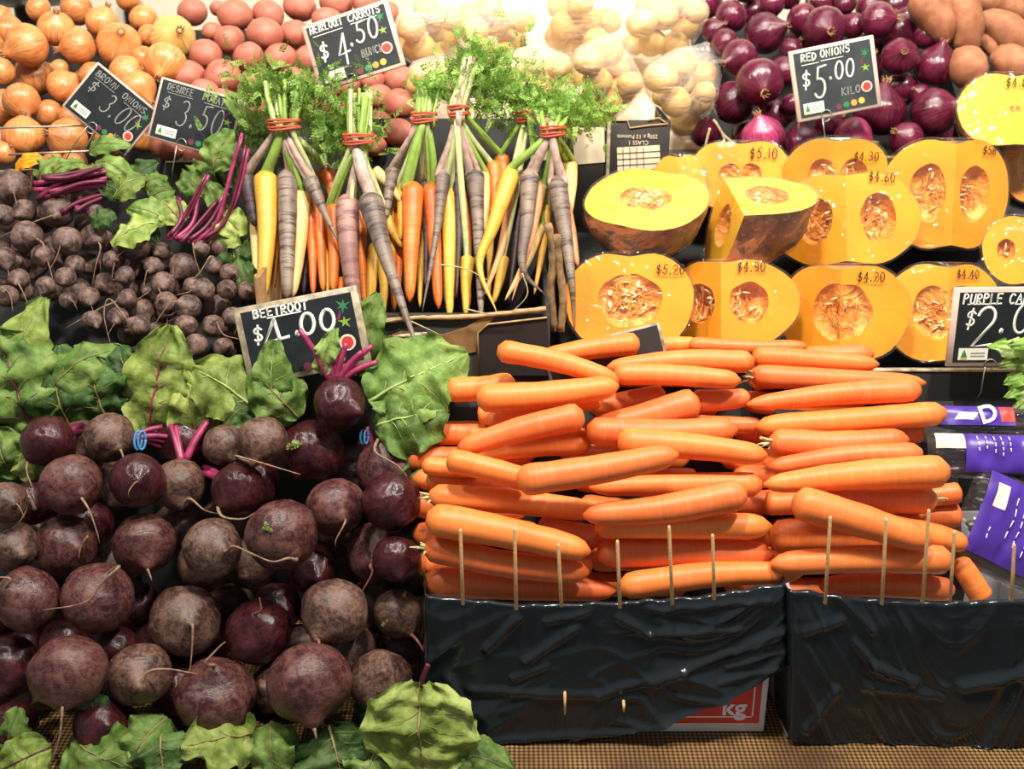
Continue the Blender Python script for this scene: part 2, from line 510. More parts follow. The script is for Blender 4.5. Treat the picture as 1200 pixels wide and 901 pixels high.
# ------------------------------------------------------------------ setting
BENCH_Z = P(600, 862, 0.90).z
mk('floor', *box(-3, 3, -1.5, 3.0, -0.05, 0.0), MAT['floor_tile'], smooth=False, kind='structure')
mk('wall_back', *box(-3, 3, 2.3, 2.36, 0.0, 3.4), MAT['wall_paint'], smooth=False, kind='structure')
p = P(153, 8, 2.29)
mk('trim_1', *bevel_box(p.x - 0.008, p.x + 0.008, 2.27, 2.30, 0.9, p.z + 0.015), MAT['bowl_black'], kind='structure')

bench = empty('display_bench', (0, 1.2, 0), label='long market display bench with a gold and brown woven mesh top', cat='bench')
mk('bench_top', *bevel_box(-1.4, 1.4, 0.80, 1.9, BENCH_Z - 0.05, BENCH_Z - 0.003), MAT['cardboard'], bench)
mk('mesh_mat', *box(-1.4, 1.4, 0.798, 1.2, BENCH_Z - 0.003, BENCH_Z), MAT['bench_mesh'], bench, smooth=False)
for x in (-1.3, 1.3):
    for y in (0.9, 1.8):
        mk('leg', *bevel_box(x - 0.04, x + 0.04, y - 0.04, y + 0.04, 0, BENCH_Z - 0.05), MAT['dark_board'], bench)
mk('front_panel', *bevel_box(-1.4, 1.4, 0.83, 0.85, 0.05, BENCH_Z - 0.05), MAT['dark_board'], bench)

def sloped_board(u0, u1, v0, Y0, v1, Y1, label, mat='dark_board', xr=None, lift=0.001):
    """a solid dark riser with a sloping top, from its lower front edge (row v0, distance Y0) to its upper back edge"""
    zA, zB = P(600, v0, Y0).z, P(600, v1, Y1).z
    xa, xb = P(u0, (v0 + v1) / 2, (Y0 + Y1) / 2).x, P(u1, (v0 + v1) / 2, (Y0 + Y1) / 2).x
    if xr:
        xa, xb = xr
    e = empty('sloping_riser', ((xa + xb) / 2, Y0, BENCH_Z), label=label, cat='riser')
    def slab(prof, x0, x1):
        n = len(prof)
        V = [(x, y, z) for x in (x0, x1) for y, z in prof]
        return V, [tuple(range(n)), tuple(range(2 * n - 1, n - 1, -1))] + [(i, n + i, n + (i + 1) % n, (i + 1) % n) for i in range(n)]
    lo = BENCH_Z + lift
    zA = max(zA, lo + 0.02)
    mk('top_panel', *slab([(Y0, zA), (Y1, zB), (Y1, zB - 0.015), (Y0, zA - 0.015)], xa, xb), MAT[mat], e, smooth=False)
    for x in (xa, xb - 0.01):
        mk('side_panel', *slab([(Y0 + 0.002, lo), (Y0 + 0.002, zA - 0.0155), (Y1, zB - 0.0155), (Y1, lo)], x, x + 0.01), MAT[mat], e, smooth=False)
    if zA - 0.0155 > lo + 0.01:
        mk('front_panel', *box(xa + 0.0101, xb - 0.0101, Y0 + 0.001, Y0 + 0.009, lo, zA - 0.0155), MAT['dark_board'], e, smooth=False)
    mk('back_panel', *box(xa + 0.0101, xb - 0.0101, Y1 - 0.009, Y1, lo, zB - 0.03), MAT[mat], e, smooth=False)
    return e
RB = sloped_board(-120, 480, 880, 1.10, 520, 1.151, 'dark sloping riser under the heap of big beetroot')
sloped_board(-150, 288, 440, 1.245, 205, 1.455, 'dark sloping riser under the heap of small bunched beetroot')
sloped_board(-150, 200, 215, 1.515, 35, 1.72, 'dark sloping riser under the brown onions')
sloped_board(205, 478, 215, 1.515, 35, 1.72, 'dark sloping riser under the pink potatoes')
sloped_board(484, 812, 175, 1.56, -20, 1.82, 'sloping riser lined with pale paper under the bags of cream potatoes', mat='label_cream')
sloped_board(818, 1100, 200, 1.56, 25, 1.78, 'dark sloping riser under the red onions')
sloped_board(1106, 1330, 160, 1.58, -20, 1.84, 'dark sloping riser under the sweet potatoes')
sloped_board(655, 1330, 432, 1.27, 205, 1.47, 'dark sloping riser under the cut pumpkins')

# ------------------------------------------------------------------ piles of round things
def relax(items, it=60, slack=1.05):
    """items: dict(u,v,r,t): push overlapping neighbours apart along their sight lines, so nothing sinks into its neighbour"""
    for _ in range(it):
        moved = 0
        pos = [PT(i['u'], i['v'], i['t']) for i in items]
        rad = [i['r'] * i['t'] / FPX for i in items]
        for a in range(len(items)):
            for b in range(a + 1, len(items)):
                if abs(items[a]['u'] - items[b]['u']) > items[a]['r'] + items[b]['r'] or abs(items[a]['v'] - items[b]['v']) > items[a]['r'] + items[b]['r']:
                    continue
                d = (pos[a] - pos[b]).length
                need = (rad[a] + rad[b]) * slack
                if d < need:
                    lat = math.hypot(items[a]['u'] - items[b]['u'], items[a]['v'] - items[b]['v']) * items[a]['t'] / FPX
                    want = math.sqrt(max(need * need - lat * lat, 0))
                    cur = items[a]['t'] - items[b]['t']
                    sgn = 1 if (cur > 0 or (cur == 0 and a > b)) else -1
                    push = (want - abs(cur)) * 0.5
                    if push > 0:
                        wa = 0.0 if items[a].get('pin') else (1.2 if items[b].get('pin') else 0.6)
                        wb_ = 0.0 if items[b].get('pin') else (1.2 if items[a].get('pin') else 0.6)
                        items[a]['t'] += sgn * push * wa; items[b]['t'] -= sgn * push * wb_
                        pos[a] = PT(items[a]['u'], items[a]['v'], items[a]['t']); pos[b] = PT(items[b]['u'], items[b]['v'], items[b]['t'])
                        moved += 1
        if not moved:
            break
    return items
def fillers(front, region, step, r, Yfun, back, keep=0.80, seed=1):
    """second layer showing in the gaps of the first"""
    rn = random.Random(seed)
    out = []
    u0, v0, u1, v1 = region
    v = v0; row = 0
    while v <= v1:
        u = u0 + (row % 2) * step / 2
        while u <= u1:
            uu, vv = u + rn.uniform(-4, 4), v + rn.uniform(-4, 4)
            cov = n = 0
            for k in range(5):
                for j in range(8):
                    q = (k + 0.5) / 5 * r; a = j * math.pi / 4 + k
                    x, y = uu + q * math.cos(a), vv + q * math.sin(a)
                    n += 1
                    if x < -15 or x > 1215 or y < -15 or y > 915 or any((x - i['u']) ** 2 + (y - i['v']) ** 2 < i['r'] ** 2 for i in front):
                        cov += 1
            if cov < keep * n:
                out.append(dict(u=uu, v=vv, r=r * rn.uniform(0.9, 1.08), t=T(uu, vv, Yfun(vv) + back), fill=True))
            u += step
        v += step * 0.85; row += 1
    return out

def single_out(recs, marks, reach=95):
    """recs: (object, u, v, base label); the one next to each landmark gets a label of its own"""
    done = set(); used = set(o.get('label') for o, *_ in recs)
    for name, mu, mv in marks:
        for rel in ('just above', 'just below', 'right beside'):
            best = None
            for o, u, v, base in recs:
                if o in done: continue
                du, dv = u - mu, v - mv
                d = math.hypot(du, dv)
                if d < 4 or d > reach: continue
                r = 'just above' if dv < -0.72 * d else ('just below' if dv > 0.72 * d else 'right beside')
                if r == rel and (best is None or d < best[0]):
                    best = (d, o, base)
            if best:
                lab = '%s %s %s' % (best[2], 'close beside' if rel == 'right beside' else rel, name)
                if lab not in used:
                    best[1]['label'] = lab; used.add(lab); done.add(best[1])
def variants(n, fn):
    return [fn(i) for i in range(n)]
def mesh_of(name, VF, mats, fm=None):
    V, F = VF
    me = bpy.data.meshes.new(name)
    me.from_pydata([tuple(v) for v in V], [], F)
    for m in (mats if isinstance(mats, (list, tuple)) else [mats]):
        me.materials.append(m)
    if fm:
        me.polygons.foreach_set('material_index', fm)
    me.polygons.foreach_set('use_smooth', [True] * len(me.polygons))
    return me

DIRS = sphere_dirs(26, 18)
def beet_body(seed, squash=0.93, nub=0.3, nw=0.22):
    V = []
    for d in DIRS[0]:
        k = 1 + 0.08 * nz(d, 1.2, seed * 3.1) + 0.025 * nz(d, 4, seed)
        p = d * k
        p.z *= squash
        lo = math.acos(max(-1, min(1, -d.z)))
        p.z -= nub * math.exp(-(lo / nw) ** 2)
        up = math.acos(max(-1, min(1, d.z)))
        p.z -= 0.06 * math.exp(-(up / 0.3) ** 2) * (0.5 + nz(d, 9, seed))
        V.append(p)
    return V, DIRS[1]
BEETS = {}
for mname in ('beet_dusty', 'beet_brown', 'beet_glossy', 'beet_small'):
    sm_ = mname == 'beet_small'
    BEETS[mname] = [mesh_of('beetroot', beet_body(i + len(mname), RND.uniform(0.88, 0.99), RND.uniform(0.3, 0.55) if sm_ else RND.uniform(0.15, 0.4), 0.34 if sm_ else 0.24), MAT[mname]) for i in range(6)]

def make_beet(it, mname, label, group, rn, root=None, axis=None, tail=1.0, name='beetroot', root_mat='root'):
    c = PT(it['u'], it['v'], it['t'])
    r = it['r'] * it['t'] / FPX
    view = -ray(it['u'], it['v']).normalized()
    if axis is None:   # root (local -z) points out of the heap, mostly outwards and down
        rootdir = (view + Vector((rn.uniform(-0.7, 0.7), rn.uniform(-0.2, 0.2), rn.uniform(-0.9, 0.35)))).normalized()
    else:              # axis: root direction given as picture offset (du, dv) of the beet's radius
        du, dv = axis
        k = math.sqrt(max(0.05, 1 - du * du - dv * dv))
        rootdir = (view * k + Vector((1, 0, 0)) * du - Vector((0, SP, CP)) * dv).normalized()
    M = axis_frame(-rootdir, c, r * 0.965, rn.uniform(0, 6.28))
    me = rn.choice(BEETS[mname])
    o = mk(name, me, None, None, None, M, label=label, cat='beetroot', group=group)
    start = c + rootdir * r * 1.08
    if root:           # drawn polyline, given as picture points near the beet's own distance
        pts = [c + rootdir * r * 0.9, start]
        for (u, v) in root:
            pts.append(PT(u, v, it['t'] - r * 1.06))
        w = 0.0029 if name == 'beetroot' else 0.0019
    elif tail > 0:
        L = r * tail * rn.uniform(0.5, 1.1)
        side = Vector((rn.uniform(-1, 1), -0.15, rn.uniform(-0.3, 0.1))).normalized()
        pts = [c + rootdir * r * 0.9, start, start + rootdir * L * 0.3 + Vector((0, 0, -0.12 * L)) + side * 0.2 * L,
               start + rootdir * L * 0.42 + Vector((0, -0.1 * L, -0.6 * L)) + side * 0.55 * L,
               start + rootdir * L * 0.4 + Vector((0, -0.1 * L, -1.0 * L)) + side * 0.6 * L]
        w = r * 0.065
    else:
        return o
    sp = spline(pts, 18)
    n = len(sp)
    rad = [max(w * (1 - 0.82 * (i / (n - 1)) ** 0.7), w * 0.14) for i in range(n)]
    Mi = Matrix.Translation(start)
    mk('taproot', *tube([q - start for q in sp], rad, 6), MAT[root_mat], o, Mi)
    return o

# ---- front heap of big beetroot:  u v r  finish  extras
BY = lambda v: 0.90 + (850 - v) * 0.00052
front = [
 (57,517,32,'beet_glossy',dict(axis=(-0.6,0.6))), (128,513,31,'beet_brown',dict(axis=(0.45,0.5),label='brown scuffed beetroot with a blue tie, top of the front heap')),
 (83,568,37,'beet_dusty',{}), (162,563,33,'beet_glossy',{}),
 (210,568,32,'beet_brown',dict(axis=(0.1,0.75),root=[(222,584),(240,598),(262,603)],label='pale brown beetroot with cut magenta stalks standing up')),
 (280,573,33,'beet_glossy',dict(axis=(-0.6,0.55),root=[(262,606),(285,608),(300,600)],label='dark beetroot with a pale scraped patch and trailing root')),
 (7,588,25,'beet_brown',{}), (35,590,27,'beet_glossy',dict(axis=(0.2,0.2),root=[(33,580),(30,600),(20,615)])),
 (307,515,30,'beet_brown',dict(axis=(-0.3,0.8),root=[(275,534),(305,542),(352,556)],label='brown beetroot with a long thin root crossing the glossy one')),
 (262,521,26,'beet_brown',{}), (366,529,41,'beet_glossy',dict(axis=(-0.5,0.7),tail=0,label='big glossy beetroot with a torn green leaf scrap on it')),
 (398,473,33,'beet_glossy',dict(axis=(0.7,0.3),tail=0,label='glossy beetroot with a fan of magenta stalks behind it')),
 (456,548,40,'beet_dusty',dict(axis=(-0.3,-0.75),root=[(440,530),(465,545),(480,562)])),
 (393,594,36,'beet_dusty',dict(axis=(0.3,0.4))), (460,588,36,'beet_glossy',dict(tail=0)),
 (330,626,44,'beet_dusty',dict(axis=(0.35,0.62),root=[(338,654),(318,658),(288,645)],label='large dusty beetroot with a green sprout and a root bending sideways')),
 (443,648,38,'beet_dusty',dict(axis=(-0.2,0.35),root=[(436,672),(425,692),(398,735)],root_mat='root_red')),
 (393,717,42,'beet_brown',dict(axis=(-0.45,0.6),root=[(374,752),(372,772),(390,800),(396,822)],root_mat='root_red')),
 (362,800,52,'beet_dusty',dict(axis=(0.1,0.85),tail=0.2,label='largest beetroot of the heap, dusty, above the bottom leaves')),
 (465,718,29,'beet_brown',dict(axis=(0.5,0.75),root=[(490,752),(500,772),(504,805)],root_mat='root_red')),
 (447,798,38,'beet_brown',dict(axis=(0.1,-0.3),tail=0)), (367,667,31,'beet_glossy',dict(tail=0)),
 (303,740,40,'beet_glossy',dict(axis=(-0.1,-0.5),root=[(306,715),(304,700)],root_mat='root_red')),
 (77,640,38,'beet_dusty',dict(axis=(0.5,0.1),root=[(103,628),(95,640),(92,655)])),
 (169,637,38,'beet_dusty',dict(axis=(0.1,0.7),tail=0.2)), (249,642,37,'beet_brown',dict(axis=(0.45,0.1),root=[(275,640),(300,652)],label='pale round beetroot with rings round its root')),
 (30,702,39,'beet_dusty',dict(axis=(-0.5,-0.25),root=[(12,678),(-10,676)])),
 (114,700,44,'beet_dusty',dict(axis=(0.35,-0.7),root=[(140,664),(118,684),(100,706),(50,715)],label='dusty red beetroot with a root curling back over its own side')),
 (10,780,38,'beet_glossy',dict(tail=0)), (80,787,47,'beet_dusty',dict(axis=(-0.15,0.8),root=[(73,830),(70,862),(62,888)],label='dusty beetroot with a thick straight taproot hanging over the leaves')),
 (164,790,38,'beet_brown',dict(axis=(0.0,0.35),root=[(172,788),(196,784),(232,790)])),
 (217,727,43,'beet_brown',dict(axis=(0.15,0.1),root=[(226,735),(225,760),(222,792)])),
 (252,816,49,'beet_dusty',dict(axis=(0.0,-0.75),root=[(240,778),(255,760),(264,752)])),
 (15,640,30,'beet_brown',dict(tail=0)), (16,850,30,'beet_glossy',dict(tail=0)),
 (120,850,34,'beet_glossy',dict(tail=0)), (465,655,30,'beet_glossy',dict(tail=0)),
]
fr = [dict(u=a, v=b, r=c, t=T(a, b, BY(b)), m=m, x=x) for a, b, c, m, x in front]
for i in fr:
    if (i['u'], i['v']) == (398, 473):
        i['t'] = T(398, 473, 1.072); i['pin'] = True
fl = fillers(fr, (-10, 520, 470, 850), 56, 33, BY, 0.045, 0.93, 3)
relax(fr + fl, 120)
zA_, zB_ = P(600, 880, 1.10).z, P(600, 520, 1.151).z
nl = math.hypot(1.151 - 1.10, zB_ - zA_)
def clear_of_riser(i):
    c = PT(i['u'], i['v'], i['t']); r = i['r'] * i['t'] / FPX
    d = ((1.10 - c.y) * (zB_ - zA_) + (c.z - zA_) * 0.051) / nl
    return d > r * 1.02 and c.y + r < 1.152
fl = [i for i in fl if clear_of_riser(i)]
for i in fr + fl:
    for _ in range(80):
        c = PT(i['u'], i['v'], i['t'])
        if c.z - i['r'] * i['t'] / FPX < BENCH_Z + 0.002:
            i['t'] *= 0.997
        else:
            break
rn = random.Random(11)
LB = {'beet_dusty': 'dusty purple beetroot in the front heap', 'beet_brown': 'brown-skinned beetroot in the front heap',
      'beet_glossy': 'dark glossy washed beetroot in the front heap'}
FB = {}
for it in fr:
    x = dict(it['x'])
    lab = x.pop('label', LB[it['m']])
    o = make_beet(it, it['m'], lab, 'big beetroot in the front heap', rn, **x)
    FB[(it['u'], it['v'])] = (o, it)
MARKS_B = [('the largest beetroot',362,800),('the blue-tied beetroot',128,513),('the beetroot with standing stalks',210,568),('the big glossy one with leaf scrap',366,529),('the sprouting dusty beetroot',330,626),
           ('the beetroot with the thick taproot',80,787),('the pale ringed beetroot',249,642),('the beetroot with the curled-back root',114,700),('the scraped dark beetroot',280,573),('the beetroot with fanned stalks',398,473),('the brown one with crossing root',307,515)]
single_out([(o, k[0], k[1], LB[it['m']].replace(' in the front heap', '')) for k, (o, it) in FB.items() if o['label'] in LB.values()], MARKS_B)
for it in fl:
    make_beet(it, rn.choice(['beet_glossy', 'beet_brown']), 'beetroot deep in the gaps of the front heap', 'beetroot deep in the front heap', rn, tail=0)

# ---- back heap of small bunched beetroot
SY = lambda v: 1.165 + (400 - v) * 0.00085
small = [
 (15,220,22,{}), (66,247,21,dict(axis=(-0.1,0.3),root=[(60,253),(30,264),(-5,280)])), (32,277,19,dict(axis=(0.5,0.1),root=[(50,285),(54,300),(60,320),(66,345)])),
 (29,247,14,dict(axis=(-0.5,0.3),root=[(12,252),(-4,258)])), (39,209,10,{}), (4,252,13,{}), (4,303,15,{}), (79,283,18,dict(axis=(-0.2,0.2),root=[(72,285),(66,302),(58,316)])),
 (110,278,16,dict(axis=(0.2,0.3),root=[(118,290),(112,312),(108,335)])), (111,246,12,dict(axis=(-0.2,0.7),root=[(108,262),(116,285),(118,320)])),
 (157,286,20,dict(axis=(-0.5,0.1),root=[(146,293),(135,305),(131,328)],label='roundest small beetroot at the edge of the green leaves, two thin roots')), (189,294,11,dict(axis=(-0.5,0.3),root=[(180,298)])),
 (180,312,12,dict(axis=(-0.3,0.5),root=[(172,318),(168,338)])), (147,323,12,dict(axis=(-0.7,0.3),root=[(132,328)])), (77,325,13,dict(axis=(-0.2,0.5),root=[(72,333)])),
 (22,327,13,dict(axis=(-0.2,0.4),root=[(22,333),(31,352),(32,362)])), (215,312,17,dict(axis=(-0.6,0.6),root=[(200,325),(170,345),(130,372)])),
 (191,333,15,dict(axis=(0,0.2),root=[(186,338),(195,358),(196,385)])), (236,291,11,dict(axis=(-0.6,0),root=[(226,285),(228,300),(236,325)])),
 (259,289,13,dict(axis=(0.6,-0.1),root=[(268,284),(274,292)])), (251,312,11,dict(axis=(-0.2,-0.8),root=[(245,302),(232,322),(214,334)])), (269,320,12,{}),
 (266,339,12,{}), (289,341,12,dict(tail=0)), (238,340,15,dict(axis=(-0.7,-0.1),root=[(222,342),(206,346)])), (221,360,16,dict(axis=(-0.6,-0.3),root=[(200,355),(188,370),(180,383)])),
 (195,355,14,{}), (8,347,14,dict(axis=(-0.2,-0.3),root=[(2,336),(12,346),(15,365)])), (104,348,13,{}), (80,352,11,{}), (54,335,12,{}),
 (250,382,14,dict(axis=(0.2,-0.5),root=[(262,392),(285,398)])), (218,382,14,dict(tail=0)), (230,404,14,dict(tail=0)), (163,382,14,dict(axis=(-0.8,-0.4),root=[(128,350),(122,370),(130,405)])),
 (138,372,13,{}), (190,398,13,dict(tail=0)), (108,375,12,dict(tail=0)), (272,372,13,{}), (262,408,13,dict(tail=0)), (132,305,12,dict(tail=0)), (50,300,14,dict(tail=0)),
 (150,350,12,dict(axis=(-0.8,0.2),root=[(120,360),(95,374),(76,385)])), (225,335,11,dict(tail=0)), (88,310,12,dict(tail=0)), (95,232,12,dict(tail=0)),
]
sm = [dict(u=a, v=b, r=c, t=T(a, b, SY(b)), x=x) for a, b, c, x in small]
sf = fillers(sm, (0, 235, 280, 410), 30, 15, SY, 0.035, 0.8, 5)
sf = [i for i in sf if not (i['v'] > 352 and i['u'] < 150) and not (i['u'] > 195 and i['v'] < 285) and not (110 < i['u'] and i['v'] < 268)]
relax(sm + sf, 100)
RS = []
for it in sm:
    x = dict(it['x'])
    lab = x.pop('label', 'small earthy beetroot of the bunches behind, with a root tail' if x.get('tail', 1) else 'small earthy beetroot of the bunches behind, root hidden')
    RS.append((make_beet(it, 'beet_small', lab, 'small bunched beetroot behind', rn, name='small_beetroot', root_mat='root', **x), it['u'], it['v'], 'small earthy beetroot'))
single_out([r for r in RS if 'roundest' not in r[0]['label']], [('the bright flat leaf',155,268),('the roundest small beetroot',157,286),('the sideways magenta stalks',85,220),('the fan of magenta stalks',225,270),('the beetroot price sign',300,375),('the upright yellow-green leaf',188,390),('the yellow-green leaf under the root tails',35,385)], 60)
for it in sf:
    make_beet(it, 'beet_small', 'small beetroot deep in the gaps of the bunches behind', 'small beetroot deep in the heap behind', rn, name='small_beetroot', tail=0)

# ---- onions
def onion_body(seed, neck):
    V = []
    for d in sphere_dirs(26, 22)[0]:
        th = math.atan2(d.y, d.x)
        k = 1 + 0.03 * nz(d, 1.5, seed * 2.3) + 0.008 * math.cos(th * 14 + seed)
        p = d * k
        p.z *= 0.92
        up = math.acos(max(-1, min(1, d.z)))
        p.z += neck * math.exp(-(up / 0.30) ** 2)
        if up < 0.35:
            p.x *= 1 - 0.35 * neck; p.y *= 1 - 0.35 * neck
            p.x += 0.1 * neck * nz(d, 6, seed); p.y += 0.1 * neck * nz(d, 6, seed + 9)
        lo = math.pi - up
        p.z += 0.07 * math.exp(-(lo / 0.25) ** 2)
        V.append(p)
    return V, sphere_dirs(26, 22)[1]
ONION = {m: [mesh_of(m, onion_body(i, n), MAT[m]) for i, n in enumerate((0.25, 0.32, 0.2, 0.5, 0.28))] for m in ('brown_onion', 'yellow_onion', 'red_onion', 'pink_onion')}
def tuft(kind, rn):
    """dry neck tip or root beard on the unit onion"""
    if kind == 'neck':
        parts = []
        for k in range(7):
            a = k * 0.9
            b = Vector((0.1 * math.cos(a), 0.1 * math.sin(a), 1.02))
            parts.append(tube(spline([b, b + Vector((0.05 * math.cos(a), 0.05 * math.sin(a), 0.2)), b + Vector((0.14 * math.cos(a + 1), 0.14 * math.sin(a + 1), 0.28 + 0.1 * rn.random()))], 5), [0.05, 0.045, 0.035, 0.02, 0.006], 5))
        return cat(parts)
    parts = []
    for k in range(16):
        a = rn.uniform(0, 6.28); q = rn.uniform(0.02, 0.14)
        b = Vector((q * math.cos(a), q * math.sin(a), -0.84))
        parts.append(tube([b, b + Vector((q * math.cos(a), q * math.sin(a), -0.05)), b + Vector((q * 1.6 * math.cos(a + 0.5), q * 1.6 * math.sin(a + 0.5), -0.04))], [0.014, 0.011, 0.003], 4))
    return cat(parts)
NECK = mesh_of('dry_neck', tuft('neck', RND), MAT['dry_neck'])
BEARD = mesh_of('root_beard', tuft('beard', RND), MAT['dry_neck'])
def make_onion(it, m, label, group, rn, name, catg='onion', axis=None):
    c = PT(it['u'], it['v'], it['t']); r = it['r'] * it['t'] / FPX * 0.97
    view = -ray(it['u'], it['v']).normalized()
    if axis is None:
        ax = Vector((rn.uniform(-1, 1), rn.uniform(-0.8, 0.5), rn.uniform(-0.7, 1))).normalized()
    else:
        du, dv = axis
        k = math.sqrt(max(0.02, 1 - du * du - dv * dv))
        ax = (view * k + Vector((1, 0, 0)) * du - Vector((0, SP, CP)) * dv).normalized()
    M = axis_frame(ax, c, r, rn.uniform(0, 6.28))
    o = mk(name, rn.choice(ONION[m]), None, None, None, M, label=label, cat=catg, group=group)
    mk('dry_neck', NECK, None, None, o, M)
    mk('root_beard', BEARD, None, None, o, M)
    return o
OY = lambda v: 1.40 + (190 - v) * 0.0012
bo = [(66,34,22,(0,-0.7)),(32,53,26,(-0.85,0.3)),(90,10,20,None),(120,27,20,None),(92,54,22,(-0.95,0.15)),(140,53,27,(0.05,-0.45)),(168,22,17,None),(175,42,14,None),
      (203,44,27,(0.25,-0.3),'yellow_onion'),(194,74,25,(-0.3,0.6)),(150,87,23,None),(162,104,22,None),(39,91,25,(-0.45,-0.85)),(74,101,20,None),(25,118,22,(0.3,0.85)),(4,125,21,None),
      (2,83,16,None),(57,133,17,None),(28,160,25,(0,-0.9)),(79,163,25,(-0.7,-0.2)),(84,137,15,None),(3,180,15,None),(88,190,15,None),(10,36,19,None),(-12,55,18,None),(70,80,11,None),
      (168,68,15,None),(108,90,18,None),(120,120,18,None),(45,10,15,None),(150,0,14,None),(125,160,17,None),(62,192,15,None)]
bi = [dict(u=a[0], v=a[1], r=a[2], t=T(a[0], a[1], OY(a[1])), ax=a[3], m=a[4] if len(a) > 4 else 'brown_onion') for a in bo]
bf = fillers(bi, (0, 20, 190, 190), 42, 20, OY, 0.05, 0.8, 8)
relax(bi + bf, 100)
RS = []
for i, it in enumerate(bi + bf):
    m = it.get('m', 'brown_onion')
    if m == 'yellow_onion':
        lab = 'pale yellow onion at the edge of the brown onion heap'
    elif it.get('fill'):
        lab = 'brown onion deep in the gaps of the onion heap'
    elif it.get('ax'):
        lab = 'brown onion with its dry neck showing on the heap' if it['ax'][1] < 0.25 else 'brown onion lying neck down on the heap'
    else:
        lab = 'plain copper-skinned brown onion on the heap'
    o = make_onion(it, m, lab, 'brown onions', rn, 'brown_onion', axis=it.get('ax'))
    if m == 'brown_onion' and not it.get('fill'):
        RS.append((o, it['u'], it['v'], 'brown onion'))
single_out(RS, [('the brown onions sign',122,110),('the pale yellow onion',203,44),('the upper wire rail',40,149),('the lower wire rail',60,179),('the black scale pan',30,0),('the potato sign',225,120)])
RY = lambda v: 1.45 + (180 - v) * 0.00115
ro = [(857,19,20,None),(884,13,17,(0.2,-0.9)),(905,5,15,None),(836,36,15,None),(896,39,25,(0.75,-0.3)),(850,50,17,None),(867,67,22,(-0.8,0.3)),(940,22,19,None),(966,33,26,(0.25,0.1)),
      (890,96,29,(0.2,0.4)),(918,84,19,None),(859,120,26,(0.6,-0.4)),(906,136,22,(0.9,0.1)),(894,160,26,(-0.2,-0.8),'pink_onion'),(940,168,23,(-0.1,-0.9)),(927,58,14,None),(929,122,14,None),
      (961,4,19,None),(1020,8,19,(0.7,-0.4)),(1029,24,22,(0.8,-0.1)),(1000,30,16,None),(1062,21,14,None),(1056,39,24,(0.6,0.5)),(1054,66,22,(0.2,-0.2)),(1087,42,17,None),
      (1096,78,25,(0.3,-0.85)),(1054,105,22,None),(1031,131,31,(0.2,-0.9)),(1094,131,29,(0.75,-0.25)),(999,160,24,(0.85,0.3),'pink_onion'),(1062,163,21,(-0.6,-0.4)),(1078,110,12,None),(972,146,18,None),
      (985,95,20,None),(1015,80,20,None),(960,110,20,None),(990,5,14,None),(925,-5,16,None),(1085,8,14,None),(875,-12,16,None),(960,75,18,None)]
ri = [dict(u=a[0], v=a[1], r=a[2], t=T(a[0], a[1], RY(a[1])), ax=a[3], m=a[4] if len(a) > 4 else 'red_onion') for a in ro]
rf = fillers(ri, (830, 5, 1100, 175), 44, 20, RY, 0.05, 0.8, 9)
relax(ri + rf, 100)
RS = []
for it in ri + rf:
    m = it.get('m', 'red_onion')
    if m == 'pink_onion':
        lab = 'bright magenta red onion in the lowest row above the pumpkins'
    elif it.get('fill'):
        lab = 'red onion deep in the gaps of the red onion heap'
    elif it['r'] > 28:
        lab = 'largest glossy red onions on the heap'.replace('onions', 'onion')
    elif it.get('ax'):
        lab = 'glossy red onion with its dry neck or root plate showing'
    else:
        lab = 'plain dark glossy red onion on the heap'
    o = make_onion(it, m, lab, 'red onions', rn, 'red_onion', axis=it.get('ax'))
    if m == 'red_onion' and not it.get('fill'):
        RS.append((o, it['u'], it['v'], 'glossy red onion'))
single_out(RS, [('the red onions sign',982,92),('the lowest potato bag',800,110),('the short sweet potato',1135,82),('the uppermost potato bag',815,30),('the long sweet potato',1092,18),('the green-topped pumpkin piece',985,180),('the pumpkin piece marked 5.10',870,185),('the large 5.80 pumpkin piece',1115,165)])

# ---- potatoes
def potato_body(seed, a=1.12, b=0.98, c=0.92):
    V = []
    for d in DIRS[0]:
        k = 1 + 0.07 * nz(d, 1.1, seed * 2.7) + 0.02 * nz(d, 3.5, seed)
        p = d * k
        V.append(Vector((p.x * a, p.y * b, p.z * c)))
    rn_ = random.Random(seed)
    eyes = [Vector((rn_.gauss(0, 1), rn_.gauss(0, 1), rn_.gauss(0, 1))).normalized() for _ in range(7)]
    for i, d in enumerate(DIRS[0]):
        for e in eyes:
            g = (d - e).length
            V[i] = V[i] * (1 - 0.035 * math.exp(-(g / 0.14) ** 2))
    return V, DIRS[1]
POT = {m: [mesh_of(m, potato_body(i + 3), MAT[m]) for i in range(5)] for m in ('pink_potato', 'green_potato', 'cream_potato')}
def make_potato(it, m, label, group, rn, name):
    c = PT(it['u'], it['v'], it['t']); r = it['r'] * it['t'] / FPX * 0.955
    ax = Vector((rn.uniform(-0.4, 0.4), rn.uniform(-0.4, 0.4), 1)).normalized()
    M = axis_frame(ax, c, r, rn.uniform(0, 6.28))
    return mk(name, rn.choice(POT[m]), None, None, None, M, label=label, cat='potato', group=group)
po = [(275,18,21),(314,17,19),(351,8,19),(394,3,19),(269,47,19),(311,40,21),(347,41,19),(384,25,18),(241,64,20),(291,67,19),(329,68,19),(361,68,17),(220,89,20),(261,89,22),(299,94,17),
      (345,94,17),(249,37,12),(372,95,12),(467,94,19),(444,114,17),(469,122,20),(442,146,18),(467,156,19),(436,94,14),(438,170,15),(197,172,19),(233,184,19),(400,60,18),(420,30,18),(330,110,17),
      (255,10,10),(430,4,17),(445,60,16),(405,100,17),(262,120,18),(295,125,18),(375,125,17),(410,135,17),(240,108,17)]
pi_ = [dict(u=a, v=b, r=c, t=T(a, b, OY(b))) for a, b, c in po]
